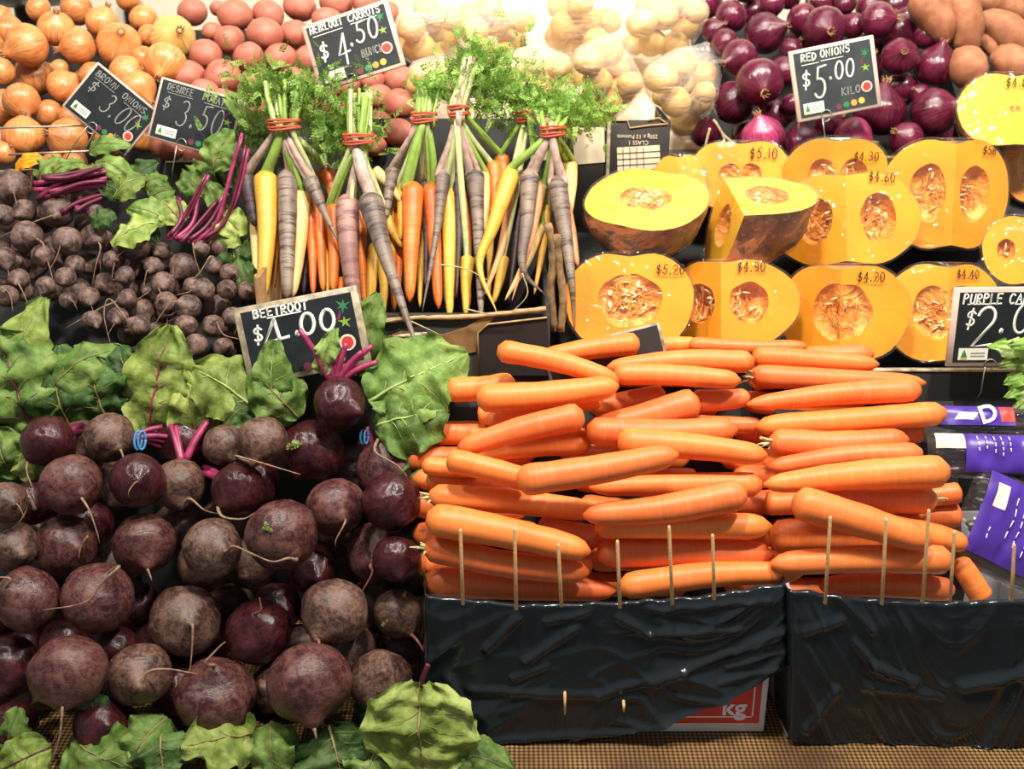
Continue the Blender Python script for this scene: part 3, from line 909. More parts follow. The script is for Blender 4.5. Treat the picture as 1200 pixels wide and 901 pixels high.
pf = fillers(pi_, (225, 15, 470, 120), 38, 18, OY, 0.045, 0.8, 10)
relax(pi_ + pf, 100)
RS = []
for it in pi_ + pf:
    gr = (it['u'], it['v']) == (299, 94)
    if gr: lab = 'greenish sunburnt potato just above the carrot tops'
    elif it.get('fill'): lab = 'pink potato deep in the gaps of the potato heap'
    elif it['u'] > 430: lab = 'red-skinned potato between the carrot bunches, under the tilted price sign'
    elif it['v'] > 160: lab = 'pink potato below the lower edge of a price sign'
    else: lab = 'smooth pink-skinned potato on the heap'
    o = make_potato(it, 'green_potato' if gr else 'pink_potato', lab, 'pink potatoes', rn, 'pink_potato')
    if not gr and not it.get('fill'):
        RS.append((o, it['u'], it['v'], 'pink potato'))
single_out(RS, [('the potato sign',225,120),('the heirloom carrots sign',416,52),('the greenish potato',299,94),('the pale yellow onion',203,44),('the thick orange carrot bunch',480,140),('the flat potato bag',505,95)])

# ---- see-through bags of cream potatoes
GY = lambda v: 1.43 + (150 - v) * 0.0013
bags = [
 ('lowest bag, hanging over the edge of the black carton', 798, 108, [(775,92,19),(800,76,18),(824,88,19),(792,120,20),(817,118,18),(803,143,18),(779,112,16),(826,108,14),(798,98,17)], 0.0),
 ('bag with a tied corner leaning on the black carton', 703, 95, [(690,72,18),(712,62,19),(722,82,18),(700,96,19),(728,106,18),(690,118,18),(712,122,17),(738,98,15),(684,95,16)], 0.03),
 ('bag slumped behind the carrot tops', 620, 92, [(600,80,18),(622,74,18),(645,84,19),(612,100,18),(636,106,18),(660,100,17),(595,100,15),(655,80,15)], 0.02),
 ('bag against the tilted carrot price sign', 500, 42, [(482,32,18),(506,22,18),(522,40,19),(492,56,19),(515,64,17),(478,54,14),(530,22,16),(500,10,17)], 0.05),
 ('flat bag just behind the carrot bunches', 510, 92, [(495,88,16),(516,84,17),(538,90,17),(505,103,15),(528,104,16),(486,100,12)], 0.01),
 ('bag in the middle of the upper row', 570, 36, [(555,36,19),(580,26,19),(600,44,18),(566,58,17),(592,64,16),(548,18,16),(610,24,16),(574,8,16)], 0.06),
 ('bag with smooth long potatoes', 680, 32, [(664,28,19),(688,24,19),(672,50,18),(698,48,17),(652,44,15),(712,24,16),(680,4,17),(655,8,15)], 0.06),
 ('uppermost bag beside the red onions', 772, 32, [(752,28,19),(778,18,19),(802,30,19),(764,50,18),(790,54,18),(744,52,14),(815,14,15),(760,4,16),(795,2,15)], 0.05),
]
for desc, bu, bv, pts, off in bags:
    its = [dict(u=a, v=b, r=c, t=T(a, b, GY(bv) + off + 0.02 * ((k * 7) % 3 - 1))) for k, (a, b, c) in enumerate(pts)]
    relax(its, 80)
    hp = []
    for it in its:
        make_potato(it, 'cream_potato', 'cream potato inside the ' + desc, 'cream potatoes inside the ' + desc, rn, 'cream_potato')
        c = PT(it['u'], it['v'], it['t']); r = it['r'] * it['t'] / FPX * 1.13
        hp += [c + Vector((d.x * 1.0, d.y, d.z)) * r for d in DIRS[0][::3]]
    c0 = sum(hp, Vector()) / len(hp)
    V, F = hull([q - c0 for q in hp])
    bm = bmesh.new()
    vs = [bm.verts.new(v) for v in V]
    for f in F:
        bm.faces.new([vs[i] for i in f])
    bmesh.ops.subdivide_edges(bm, edges=bm.edges[:], cuts=1, use_grid_fill=True)
    for v_ in bm.verts:
        v_.co *= 1 + 0.05 * nz(v_.co, 30, bu) + 0.025 * nz(v_.co, 80, bv)
    bm.verts.index_update()
    V, F = [v_.co.copy() for v_ in bm.verts], [tuple(q.index for q in f.verts) for f in bm.faces]
    bm.free()
    e = empty('plastic_bag', c0, label='cloudy plastic ' + desc if desc.startswith('bag') else 'cloudy plastic ' + desc.replace('bag', 'bag of potatoes'), cat='bag', group='bags of cream potatoes')
    mk('film', V, F, MAT['bag_film'], e, Matrix.Translation(c0))
    # loose gathered pleat where the bag is heat-sealed, hanging at the back
    top = max(V, key=lambda q: q.z + q.y) + c0
    W_ = 0.03
    pv, pf_ = [], []
    for j in range(5):
        for i in range(9):
            pv.append(top + Vector((-W_ + 2 * W_ * i / 8, 0.006 + 0.004 * j + 0.003 * math.sin(i * 2.1 + j), -0.004 + 0.007 * j * (1 - 0.4 * abs(i - 4) / 4))))
    for j in range(4):
        for i in range(8):
            q_ = j * 9 + i
            pf_.append((q_, q_ + 1, q_ + 10, q_ + 9))
    mk('sealed_end', pv, pf_, MAT['bag_film'], e)

# ---- sweet potatoes
def blunt(i, n, a=0.5, b=0.5):
    x = i / (n - 1)
    return max(0.02, (1 - abs(2 * x - 1) ** 2.2)) ** 0.62 * (1 + a * (0.5 - x))
sw = [((1072,-14),(1112,50),23),((1124,-16),(1142,62),24),((1152,16),(1215,60),20),((1120,58),(1150,104),21),((1160,66),(1225,90),19),((1148,40),(1166,66),11),((1170,0),(1215,22),18),((1150,-10),(1175,8),14),
      ((1185,100),(1230,110),16),((1150,100),(1185,125),16)]
swi = []
for k, (a, b, w) in enumerate(sw):
    swi.append((a, b, w))
for k, (a, b, w) in enumerate(swi):
    Y = 1.50 + (90 - (a[1] + b[1]) / 2) * 0.0012 + (0.0, 0.012, 0.05, 0.02, 0.03, 0.07, 0.09, 0.1, 0.06, 0.05)[k]
    A, B = P(a[0], a[1], Y + 0.01), P(b[0], b[1], Y - 0.02)
    c = (A + B) / 2
    r = px(w, a[0], a[1], Y)
    ax = (B - A).normalized()
    side = ax.cross(Vector((0, 1, 0))).normalized()
    sp = spline([A - c, side * r * RND.uniform(-0.25, 0.25) + ax * r * 0.1, B - c], 16)
    V, F = tube(sp, [r * blunt(i, 16, 0.5) for i in range(16)], 16)
    V = [v + v.normalized() * (0.2 * r * nz(v, 45, k) + 0.06 * r * nz(v, 150, k)) for v in V]
    M = frame(Vector((1, 0, 0)), Vector((0, 1, 0)), Vector((0, 0, 1)), c, r)
    V = [v / r for v in V]
    lab = {0: 'long sweet potato lying against the red onions', 1: 'long sweet potato with a knobbly lower tip', 3: 'short rounded sweet potato just above the cut pumpkins'}.get(k, 'rough tan sweet potato in the heap')
    mk('sweet_potato', V, F, MAT['sweet_potato'], None, M, label=lab, cat='sweet potato', group='sweet potatoes')

# ------------------------------------------------------------------ hand lettering (flat strokes)
def arc(cx, cy, rx, ry, a0, a1, n=12):
    return [(cx + rx * math.cos(math.radians(a0 + (a1 - a0) * i / n)), cy + ry * math.sin(math.radians(a0 + (a1 - a0) * i / n))) for i in range(n + 1)]
GL = {
 '0': [arc(.5, .5, .42, .5, 100, 470, 22)], '1': [[(.35, .8), (.5, 1), (.5, 0)]],
 '2': [arc(.48, .74, .38, .26, 165, -40, 12) + [(.08, .02), (.95, .06)]],
 '3': [arc(.42, .76, .36, .24, 140, -80, 10) + arc(.42, .27, .44, .27, 80, -150, 12)],
 '4': [[(.62, 1), (.05, .3), (1.0, .36)], [(.62, 1), (.66, -.05)]], '4f': [[(.62, 1), (0, 0), (1.15, .08)], [(.62, 1), (.72, .05)]],
 '5': [[(.9, .98), (.3, .95), (.22, .55)] + arc(.42, .3, .42, .3, 100, -150, 12)],
 '6': [[(.75, 1), (.3, .6)] + arc(.5, .27, .4, .27, 160, -200, 16)], '8': [arc(.5, .75, .32, .25, 90, 450, 14), arc(.5, .25, .4, .25, 90, 450, 14)],
 '9': [arc(.5, .7, .38, .3, 0, 360, 14) + [(.85, .3), (.6, 0)]],
 '$': [[(.88, .78)] + arc(.5, .7, .36, .2, 30, 200, 6) + [(.5, .5)] + arc(.5, .3, .38, .2, 70, -150, 8), [(.55, 1.08), (.45, -.1)]],
 '.': [arc(.5, .08, .09, .07, 0, 360, 8)],
 'A': [[(0, 0), (.5, 1), (1, 0)], [(.2, .4), (.8, .4)]], 'B': [[(.1, 0), (.1, 1)] + arc(.1, .76, .7, .24, 90, -90, 8) + arc(.1, .26, .85, .26, 90, -90, 8)],
 'C': [arc(.55, .5, .45, .5, 50, 310, 14)], 'D': [[(.1, 0), (.1, 1)] + arc(.1, .5, .8, .5, 90, -90, 10) ],
 'E': [[(.9, 1), (.1, 1), (.1, 0), (.9, 0)], [(.1, .52), (.75, .52)]], 'G': [arc(.55, .5, .45, .5, 50, 340, 14) + [(1, .45), (.6, .45)]],
 'H': [[(.1, 0), (.1, 1)], [(.9, 0), (.9, 1)], [(.1, .5), (.9, .5)]], 'I': [[(.5, 0), (.5, 1)]], 'K': [[(.1, 0), (.1, 1)], [(.9, 1), (.12, .5), (.9, 0)]],
 'L': [[(.1, 1), (.1, 0), (.9, 0)]], 'M': [[(.05, 0), (.1, 1), (.5, .35), (.9, 1), (.95, 0)]], 'N': [[(.1, 0), (.1, 1), (.9, 0), (.9, 1)]],
 'O': [arc(.5, .5, .45, .5, 90, 450, 16)], 'P': [[(.1, 0), (.1, 1)] + arc(.1, .73, .75, .27, 90, -90, 8)],
 'R': [[(.1, 0), (.1, 1)] + arc(.1, .73, .75, .27, 90, -90, 8) + [(.9, 0)]], 'S': [arc(.5, .76, .38, .24, 30, 250, 8) + arc(.5, .26, .42, .26, 80, -150, 8)],
 'T': [[(0, 1), (1, 1)], [(.5, 1), (.5, 0)]], 'U': [[(.1, 1), (.1, .35)] + arc(.5, .3, .4, .3, 180, 360, 8) + [(.9, 1)]], 'W': [[(0, 1), (.25, 0), (.5, .7), (.75, 0), (1, 1)]],
 '_': [[(0, 0), (1, 0.04)]],
}
def ribbon(pl, w, z=0.0, th=0.0004):
    """flat stroke with a little thickness, in the x/y plane, proud along +z"""
    pts = [np.array(p, float) for p in pl]
    q = [pts[0]]
    for p in pts[1:]:
        if np.linalg.norm(p - q[-1]) > 1e-6:
            q.append(p)
    n = len(q)
    V, F = [], []
    for i in range(n):
        d = q[min(i + 1, n - 1)] - q[max(i - 1, 0)]
        d = d / (np.linalg.norm(d) + 1e-9)
        s = np.array((-d[1], d[0])) * w / 2
        e = q[i] - d * w * 0.35 if i == 0 else (q[i] + d * w * 0.35 if i == n - 1 else q[i])
        for a in (e + s, e - s):
            V.append((a[0], a[1], z)); V.append((a[0], a[1], z + th))
    for i in range(n - 1):
        a = i * 4; b = a + 4
        F += [(a + 1, a + 3, b + 3, b + 1), (a, a + 1, b + 1, b), (a + 3, a + 2, b + 2, b + 3)]
    return V, F
def write(text, x, y, h, wid, sw, slant=0.08, gap=0.28, z=0.0, jit=0.04, rn=random.Random(3)):
    """list of (V,F) for hand-written text starting at x,y (baseline)"""
    parts = []
    cx = x
    toks = list(text.replace('4f', '\x01'))
    for ch in toks:
        if ch == ' ':
            cx += wid * 0.8; continue
        g = GL['4f' if ch == '\x01' else ch]
        w = wid * (0.45 if ch in '.1I' else 1.0)
        dy = rn.uniform(-jit, jit) * h
        for pl in g:
            parts.append(ribbon([(cx + p[0] * w + p[1] * h * slant, y + dy + p[1] * h) for p in pl], sw, z))
        cx += w + wid * gap
    return parts
def printed(text, size, mat, M, parent, name='lettering', bold=0.0):
    cu = bpy.data.curves.new(name, 'FONT')
    cu.body = text; cu.size = size; cu.extrude = 0.0002; cu.offset = bold
    cu.align_x = 'CENTER'; cu.align_y = 'CENTER'; cu.resolution_u = 3
    tmp = bpy.data.objects.new(name, cu)
    COL.objects.link(tmp)
    me = bpy.data.meshes.new_from_object(tmp.evaluated_get(bpy.context.evaluated_depsgraph_get()))
    bpy.data.objects.remove(tmp); bpy.data.curves.remove(cu)
    me.materials.clear(); me.materials.append(MAT[mat])
    return mk(name, me, None, None, parent, M)

def plate(x0, x1, y0, y1, z0, z1):
    return box(x0, x1, y0, y1, z0, z1)
def disc(cx, cy, r, z, th=0.0004, n=14, ry=None):
    ry = ry or r
    V = [(cx + r * math.cos(2 * math.pi * i / n), cy + ry * math.sin(2 * math.pi * i / n), zz) for zz in (z, z + th) for i in range(n)]
    return V, [tuple(range(n, 2 * n))] + [(i, (i + 1) % n, n + (i + 1) % n, n + i) for i in range(n)]
def poly(pts, z, th=0.0004):
    n = len(pts)
    V = [(p[0], p[1], zz) for zz in (z, z + th) for p in pts]
    return V, [tuple(range(n, 2 * n))] + [(i, (i + 1) % n, n + (i + 1) % n, n + i) for i in range(n)]

def sign(tl, tr, bl, Yt, Yb, label, heads, price, extra=None, edge='sign_edge', face='slate', chalk='chalk', sticker=True, fruit=True, ring=None, border=0.05, post=None):
    """chalkboard price card; corners in picture points at distances Yt (top) and Yb (bottom)"""
    TL, TR, BL = P(*tl, Yt), P(*tr, Yt), P(*bl, Yb)
    ex = (TR - TL); W = ex.length; ex.normalize()
    ey = (TL - BL); ey = ey - ex * ey.dot(ex); H = ey.length; ey.normalize()
    en = ex.cross(ey)                       # towards the viewer
    M = frame(ex, ey, en, BL)
    e = empty('price_sign', M, label=label, cat='sign')
    b = border * W
    mk('board', *bevel_box(0, W, 0, H, -0.004, 0, 0.001, 1), MAT[edge], e, M)
    mk('slate_face', *plate(b, W - b, b * 0.8, H - b * 0.8, 0, 0.0005), MAT[face], e, M, smooth=False)
    z = 0.0006
    for (txt, x, y, h, wd, sw) in heads:
        mk('heading', *cat(write(txt, x * W, y * H, h * H, wd * W, sw * W, z=z)), MAT[chalk], e, M)
    for (txt, x, y, h, wd, sw) in price:
        mk('price', *cat(write(txt, x * W, y * H, h * H, wd * W, sw * W, z=z, slant=0.12 if txt != '4f' else 0)), MAT[chalk], e, M)
    for (txt, x, y, h, wd, sw) in extra or []:
        mk('unit_note', *cat(write(txt, x * W, y * H, h * H, wd * W, sw * W, z=z)), MAT['chalk_dim'], e, M)
    if sticker:
        sx, sy, sw_, sh = 0.09 * W, 0.09 * H, 0.24 * W, 0.15 * H
        st = mk('sticker', *plate(sx, sx + sw_, sy, sy + sh, z, z + 0.0004), MAT['sticker'], e, M, smooth=False)
        mk('triangle_mark', *poly([(sx + sw_ * .08, sy + sh * .25), (sx + sw_ * .3, sy + sh * .25), (sx + sw_ * .19, sy + sh * .9)], z + 0.0005), MAT['print_green'], st, M, smooth=False)
        mk('gold_mark', *plate(sx + sw_ * .08, sx + sw_ * .3, sy + sh * .1, sy + sh * .24, z + 0.0005, z + 0.0008), MAT['print_yellow'], st, M, smooth=False)
        for k in range(2):
            mk('small_print', *plate(sx + sw_ * .42, sx + sw_ * .9, sy + sh * (.3 + .25 * k), sy + sh * (.4 + .25 * k), z + 0.0005, z + 0.0007), MAT['chalk_dim'], st, M, smooth=False)
    if fruit:
        fx, fy = W * (1 - border) - 0.12 * W, 0.12 * H
        fr_ = []
        def star(cx, cy, r, n, m):
            pts = []
            for i in range(2 * n):
                q = r * (1 if i % 4 == 0 else 0.75) if i % 2 == 0 else r * 0.3
                pts.append((cx + q * math.cos(math.pi * i / n + 0.3), cy + q * math.sin(math.pi * i / n + 0.3)))
            mk('fruit_print', *poly(pts, z), MAT[m], e, M, smooth=False)
        star(fx + 0.04 * W, fy + 0.66 * H, 0.07 * W, 6, 'print_green')
        star(fx + 0.03 * W, fy + 0.46 * H, 0.06 * W, 5, 'print_leaf')
        mk('fruit_print', *poly([(fx - 0.03 * W, fy + .5 * H), (fx, fy + .5 * H), (fx + .02 * W, fy + .62 * H), (fx, fy + .6 * H)], z), MAT['print_plum'], e, M, smooth=False)
        mk('fruit_print', *disc(fx + 0.02 * W, fy + 0.2 * H, 0.065 * W, z), MAT['print_rind'], e, M, smooth=False)
        mk('fruit_print', *disc(fx + 0.02 * W, fy + 0.2 * H, 0.048 * W, z + 0.0005), MAT['print_red'], e, M, smooth=False)
        for k, m in enumerate(('print_yellow', 'print_orange', 'print_green', 'print_plum')):
            mk('fruit_print', *disc(fx - (0.06 + 0.09 * k) * W, fy + (0.02 - 0.01 * k) * H, 0.036 * W, z), MAT[m], e, M, smooth=False)
    if ring is not None:
        rx = ring * W
        pts = [(rx + 0.006 * math.cos(a), 0.002 + 0.007 * math.sin(a), 0.003 * math.cos(a * 0.5)) for a in [i * 2 * math.pi / 14 for i in range(15)]]
        mk('wire_ring', *tube(pts, 0.0007, 5), MAT['steel'], e, M)
        mk('wire_spike', *tube([(rx - 0.005, 0.0, 0.001), (rx - 0.004, -0.03, -0.004), (rx - 0.003, -0.05, -0.02)], 0.0007, 5), MAT['steel'], e, M)
    return e
sign((102,62),(176,123),(72,124), 1.352, 1.335, 'tilted chalk sign reading BROWN ONIONS 3.00', [('BROWN', .08, .80, .11, .05, .012), ('ONIONS', .5, .79, .11, .05, .012), ('_', .1, .76, .1, .3, .008), ('_', .56, .74, .1, .36, .008)],
     [('$', .10, .52, .2, .10, .015), ('3.00', .36, .36, .36, .115, .016)], [('KILO', .72, .12, .1, .05, .01)], chalk='chalk_dim', ring=.46, border=.03)
sign((181,87),(277,115),(172,160), 1.355, 1.335, 'chalk sign reading DESIREE POTATO 3.50 leaning by the carrot tops', [('DESIREE', .10, .82, .11, .038, .011), ('POTATO', .53, .82, .11, .043, .011), ('_', .12, .78, .1, .3, .008), ('_', .56, .78, .1, .33, .008)],
     [('$', .08, .52, .2, .09, .015), ('3.50', .28, .32, .42, .125, .016)], [('KILO', .68, .12, .1, .05, .01)], chalk='chalk_dim', ring=.42, border=.03)
sign((356,30),(457,-3),(375,108), 1.36, 1.335, 'chalk sign reading HEIRLOOM CARROTS 4.50 BUNCH with pale frame', [('HEIRLOOM', .08, .84, .1, .038, .014), ('CARROTS', .52, .84, .1, .042, .014), ('_', .1, .79, .1, .34, .008), ('_', .54, .8, .1, .3, .008)],
     [('$', .11, .42, .24, .1, .02), ('4', .3, .3, .42, .14, .022), ('.50', .46, .5, .3, .115, .022)], [('BUNCH', .56, .29, .11, .04, .012)], ring=.38)
sign((931,59),(1031,39),(935,144), 1.415, 1.40, 'grey chalk sign reading RED ONIONS 5.00 standing among red onions', [('RED', .13, .82, .1, .05, .014), ('ONIONS', .36, .83, .1, .05, .013), ('_', .13, .77, .1, .2, .008), ('_', .36, .78, .1, .26, .008)],
     [('$', .1, .46, .22, .1, .018), ('5', .23, .3, .44, .15, .022), ('.00', .42, .5, .24, .1, .02)], [('KILO', .55, .26, .1, .05, .012)], face='slate_gray', ring=.34)
sign((267,363),(412,335),(292,453), 1.128, 1.105, 'chalk sign reading BEETROOT 4.00 half hidden by beet leaves', [('BEETROOT', .15, .825, .10, .044, .016), ('_', .26, .80, .1, .27, .012)],
     [('$', .11, .52, .2, .08, .018), ('4f', .20, .50, .27, .17, .03), ('.', .44, .51, .3, .12, .03), ('00', .49, .51, .26, .125, .028)], edge='sign_edge_old', sticker=False, border=.055)
_bs = [o for o in COL.objects if o.name.startswith('price_sign') and 'BEETROOT' in o.get('label', '')][0]
_M = WM[_bs]
fs = mk('flag_sticker', *plate(.004, .013, .002, .014, 0.0012, 0.0016), MAT['sticker'], _bs, _M, smooth=False)
mk('flag_cross', *cat([plate(.004, .013, .0075, .0092, .0017, .0019), plate(.0077, .0092, .002, .014, .0017, .0019)]), MAT['print_red'], fs, _M, smooth=False)
sign((1116,337),(1262,336),(1108,430), 1.127, 1.12, 'chalk sign reading PURPLE CARROTS 2.00 in front of the pumpkin crate', [('PURPLE', .08, .80, .12, .042, .014), ('CARROTS', .45, .80, .12, .045, .014), ('_', .12, .79, .1, .27, .01), ('_', .5, .79, .1, .3, .01)],
     [('$', .11, .5, .22, .08, .016), ('2', .17, .26, .5, .18, .024), ('.00', .38, .42, .36, .15, .022)], [('BAG', .58, .2, .1, .05, .01)], ring=.36, fruit=False)
# the orange carrots' own card, seen from its upper edge
sign((636,412),(773,377),(646,452), 1.131, 1.12, 'dark price card lying tilted at the top of the orange carrots', [], [], sticker=False, fruit=False, face='carton_black', edge='sign_edge_old', border=.025)

# ------------------------------------------------------------------ orange carrots
def carrot_mesh(pts, w, thick='a', n=22, seg=14, tail=0.55, seed=0.0):
    """tapered body along pts (world), thick end first if thick == 'a'; returns V,F in a local frame with x along the body"""
    if thick == 'b':
        pts = pts[::-1]
    sp = spline(pts, n)
    rad = []
    for i in range(n):
        x = i / (n - 1)
        r = 1.0 - (1 - tail) * x ** 1.9
        if x < 0.08:
            r *= math.sqrt(max(0.12, 1 - ((0.08 - x) / 0.088) ** 2))
        if x > 0.86:
            r *= math.sqrt(max(0.03, 1 - ((x - 0.86) / 0.143) ** 2))
        rad.append(w / 2 * r * (1 + 0.05 * nz((x * 7, seed, 0)) + 0.02 * nz((x * 30, seed, 4))))
    c = (sp[0] + sp[-1]) / 2
    M = axis_frame(sp[-1] - sp[0], c)
    M = M @ Matrix(((0, 0, -1, 0), (0, 1, 0, 0), (1, 0, 0, 0), (0, 0, 0, 1)))   # local x along the body
    Mi = M.inverted()
    V, F = tube([Mi @ q for q in sp], rad, seg)
    return V, F, M, sp, rad
CY = lambda v: (0.925 + (700 - v) * 0.00033) if v > 580 else (0.965 + (580 - v) * 0.00085)
# u0 v0 u1 v1 width thick-end(a = first point) depth-offset tail
oc = [
 (583,410,725,447,27,'a',-.03,.6),(634,419,749,402,27,'b',0,.6),(744,405,818,403,20,'a',.02,.7),(808,403,946,406,18,'a',.015,.7),(711,431,883,424,27,'b',-.01,.55),(882,417,1030,427,25,'a',-.005,.5),
 (720,438,868,446,26,'a',-.02,.7),(525,457,604,448,30,'a',.0,.7),(559,467,725,452,35,'a',-.025,.6),(567,494,706,467,25,'b',-.01,.6),(536,526,684,487,34,'b',-.02,.45),(540,534,692,518,30,'b',.0,.6),
 (494,545,560,548,24,'b',.012,.7),(524,538,622,562,29,'a',-.005,.7),(606,564,795,532,38,'a',-.035,.55),(690,478,780,464,28,'b',.02,.6),(685,503,819,471,38,'b',-.02,.4),(812,470,879,465,27,'a',.005,.6),
 (688,505,864,503,35,'a',-.01,.7),(815,497,894,498,22,'a',.012,.6),(724,517,899,534,34,'a',-.015,.55),(690,570,892,568,31,'b',-.003,.5),(683,604,874,578,38,'b',-.015,.5),(503,581,702,600,31,'a',-.01,.65),
 (500,607,692,647,40,'a',-.015,.55),(697,615,904,617,33,'a',-.01,.8),(630,618,702,628,26,'a',.015,.7),(498,641,690,671,33,'a',-.004,.7),(497,681,724,693,36,'a',-.002,.45),(700,648,906,650,35,'a',-.006,.85),
 (726,688,942,671,33,'a',-.002,.55),(655,655,695,664,24,'a',.02,.7),(879,440,1085,449,28,'a',.005,.5),(875,474,1078,457,30,'b',-.012,.35),(885,500,1108,484,30,'b',-.005,.75),(902,518,1065,515,33,'a',-.012,.75),
 (1020,512,1082,506,26,'b',.02,.8),(900,548,1080,531,26,'b',0.0,.6),(895,568,1111,552,40,'b',-.02,.35),(950,580,1097,585,33,'b',-.004,.85),(930,587,1092,636,42,'a',-.035,.55),(897,590,960,585,29,'a',.012,.8),
 (903,628,1060,634,42,'a',-.008,.75),(903,661,1115,656,35,'b',-.004,.6),(1040,618,1134,638,34,'a',.005,.5),(1050,605,1126,603,30,'b',.02,.8),(1060,582,1126,577,26,'b',.02,.8),(960,687,1117,691,29,'b',.0,.7),
 (1122,655,1152,702,28,'b',.008,.8),(560,487,600,482,22,'a',.02,.7),(550,513,610,510,22,'a',.02,.7),(500,560,610,580,26,'a',.022,.7),(500,604,560,620,26,'a',.022,.7),(498,660,560,668,24,'a',.022,.7),
]
# hidden second layer that shows in the gaps
rc = random.Random(21)
v = 415
while v < 690:
    for u in (560, 745, 930):
        if v < 500 and u < 600:
            continue
        uu = u + rc.uniform(-25, 15)
        oc.append((uu - 65, v + rc.uniform(-6, 6), uu + 85, v + rc.uniform(-6, 6), 30, rc.choice('ab'), 0.042, .7))
    v += 30
segs = []
for k, (u0, v0, u1, v1, w, th, off, tl) in enumerate(oc):
    vm = (v0 + v1) / 2
    segs.append(dict(a=(u0, v0), b=(u1, v1), w=w, th=th, t=T((u0 + u1) / 2, vm, CY(vm) + off), tl=min(0.85, tl + 0.06), k=k))
def relax_segs(segs, it=60):
    n = 9
    for _ in range(it):
        mv = 0
        pp, rr = [], []
        for s in segs:
            q = []
            ra = []
            for i in range(n):
                f = i / (n - 1)
                fx = f if s['th'] == 'a' else 1 - f
                u = s['a'][0] + (s['b'][0] - s['a'][0]) * f; v = s['a'][1] + (s['b'][1] - s['a'][1]) * f
                q.append((u, v)); ra.append(s['w'] / 2 * (1 - (1 - s['tl']) * fx ** 1.9))
            pp.append(np.array(q)); rr.append(np.array(ra))
        for i in range(len(segs)):
            for j in range(i + 1, len(segs)):
                d = pp[i][:, None, :] - pp[j][None, :, :]
                lat2 = (d ** 2).sum(-1)
                need = rr[i][:, None] + rr[j][None, :]
                if (lat2 >= need ** 2).all():
                    continue
                tm = (segs[i]['t'] + segs[j]['t']) / 2
                want = (np.sqrt(np.clip(need ** 2 - lat2, 0, None)) * tm / FPX).max() * 1.02
                cur = segs[i]['t'] - segs[j]['t']
                if abs(cur) < want:
                    sg = 1 if cur > 0 else -1
                    ps = (want - abs(cur)) * 0.4
                    segs[i]['t'] += sg * ps; segs[j]['t'] -= sg * ps
                    mv += 1
        if not mv:
            break
relax_segs(segs, 50)
ORD = ['lowest, just above', 'second up from', 'third up from', 'fourth up from', 'fifth up from', 'sixth up from', 'seventh up from', 'eighth up from', 'ninth up from', 'tenth up from', 'eleventh up from', 'twelfth up from', 'thirteenth up from', 'fourteenth up from', 'fifteenth up from', 'sixteenth up from', 'seventeenth up from', 'eighteenth up from', 'nineteenth up from', 'twentieth up from', 'highest above', 'topmost above']
LEVEL = {}
for nm_, lo_, hi_ in (('by the beetroot', 0, 645), ('in the middle', 645, 892), ('by the packets', 892, 2000)):
    mem = [s for s in segs if s['k'] < 54 and lo_ <= (s['a'][0] + s['b'][0]) / 2 < hi_]
    mem.sort(key=lambda s: -(s['a'][1] + s['b'][1]))
    for i_, s in enumerate(mem):
        left_thick = (s['th'] == 'a') == (s['a'][0] < s['b'][0])
        LEVEL[s['k']] = (nm_, ORD[min(i_, 21)], 'thin end to the packets' if left_thick else 'thin end to the beetroot')
for s in segs:
    k = s['k']
    a, b = s['a'], s['b']
    A, B = PT(*a, s['t']), PT(*b, s['t'])
    bend = (B - A).cross(Vector((0, 1, 0))).normalized() * (B - A).length * rc.uniform(-0.035, 0.035)
    w = s['w'] * s['t'] / FPX * 0.99
    V, F, M, sp, rad = carrot_mesh([A, (A + B) / 2 + bend, B], w, s['th'], tail=min(0.88, s['tl'] + 0.12), seed=k * 1.3)
    if k < 54:
        lab = {0: 'orange carrot lying tilted on top of the pile, blunt end raised', 14: 'thick orange carrot lying slanted across the middle stack', 40: 'orange carrot lying slanted over the stack behind the skewers',
               48: 'short orange carrot standing on end beside the purple packet', 1: 'orange carrot in front of the tilted dark card', 16: 'orange carrot tapering sharply, its broad cut end up on the pile',
               8: 'orange carrot with a tiny dark spot near its blunt end', 33: 'orange carrot with a pale broken end'}.get(k)
        lab = lab or 'carrot %s the black plastic, stack %s, %s' % (LEVEL[k][1], LEVEL[k][0], LEVEL[k][2])
    else:
        lab = 'orange carrot deep in the gaps of the pile'
    o = mk('orange_carrot', V, F, MAT['carrot_orange'], None, M, label=lab, cat='carrot', group='orange carrots')
    if k in (23, 27, 32, 39, 35, 11):   # stub of green at the crown
        base = sp[0]; ax = (sp[0] - sp[2]).normalized()
        parts = []
        for j in range(9):
            q = Vector((rc.gauss(0, 1), rc.gauss(0, 1), rc.gauss(0, 1))) * w * 0.12
            parts.append(tube([base + q * 0.7 - ax * w * 0.1, base + q + ax * w * 0.12, base + q * 1.6 + ax * w * 0.24], [w * 0.06, w * 0.05, w * 0.02], 5))
        mk('crown_stub', *cat(parts), MAT['stem_pale'], o)

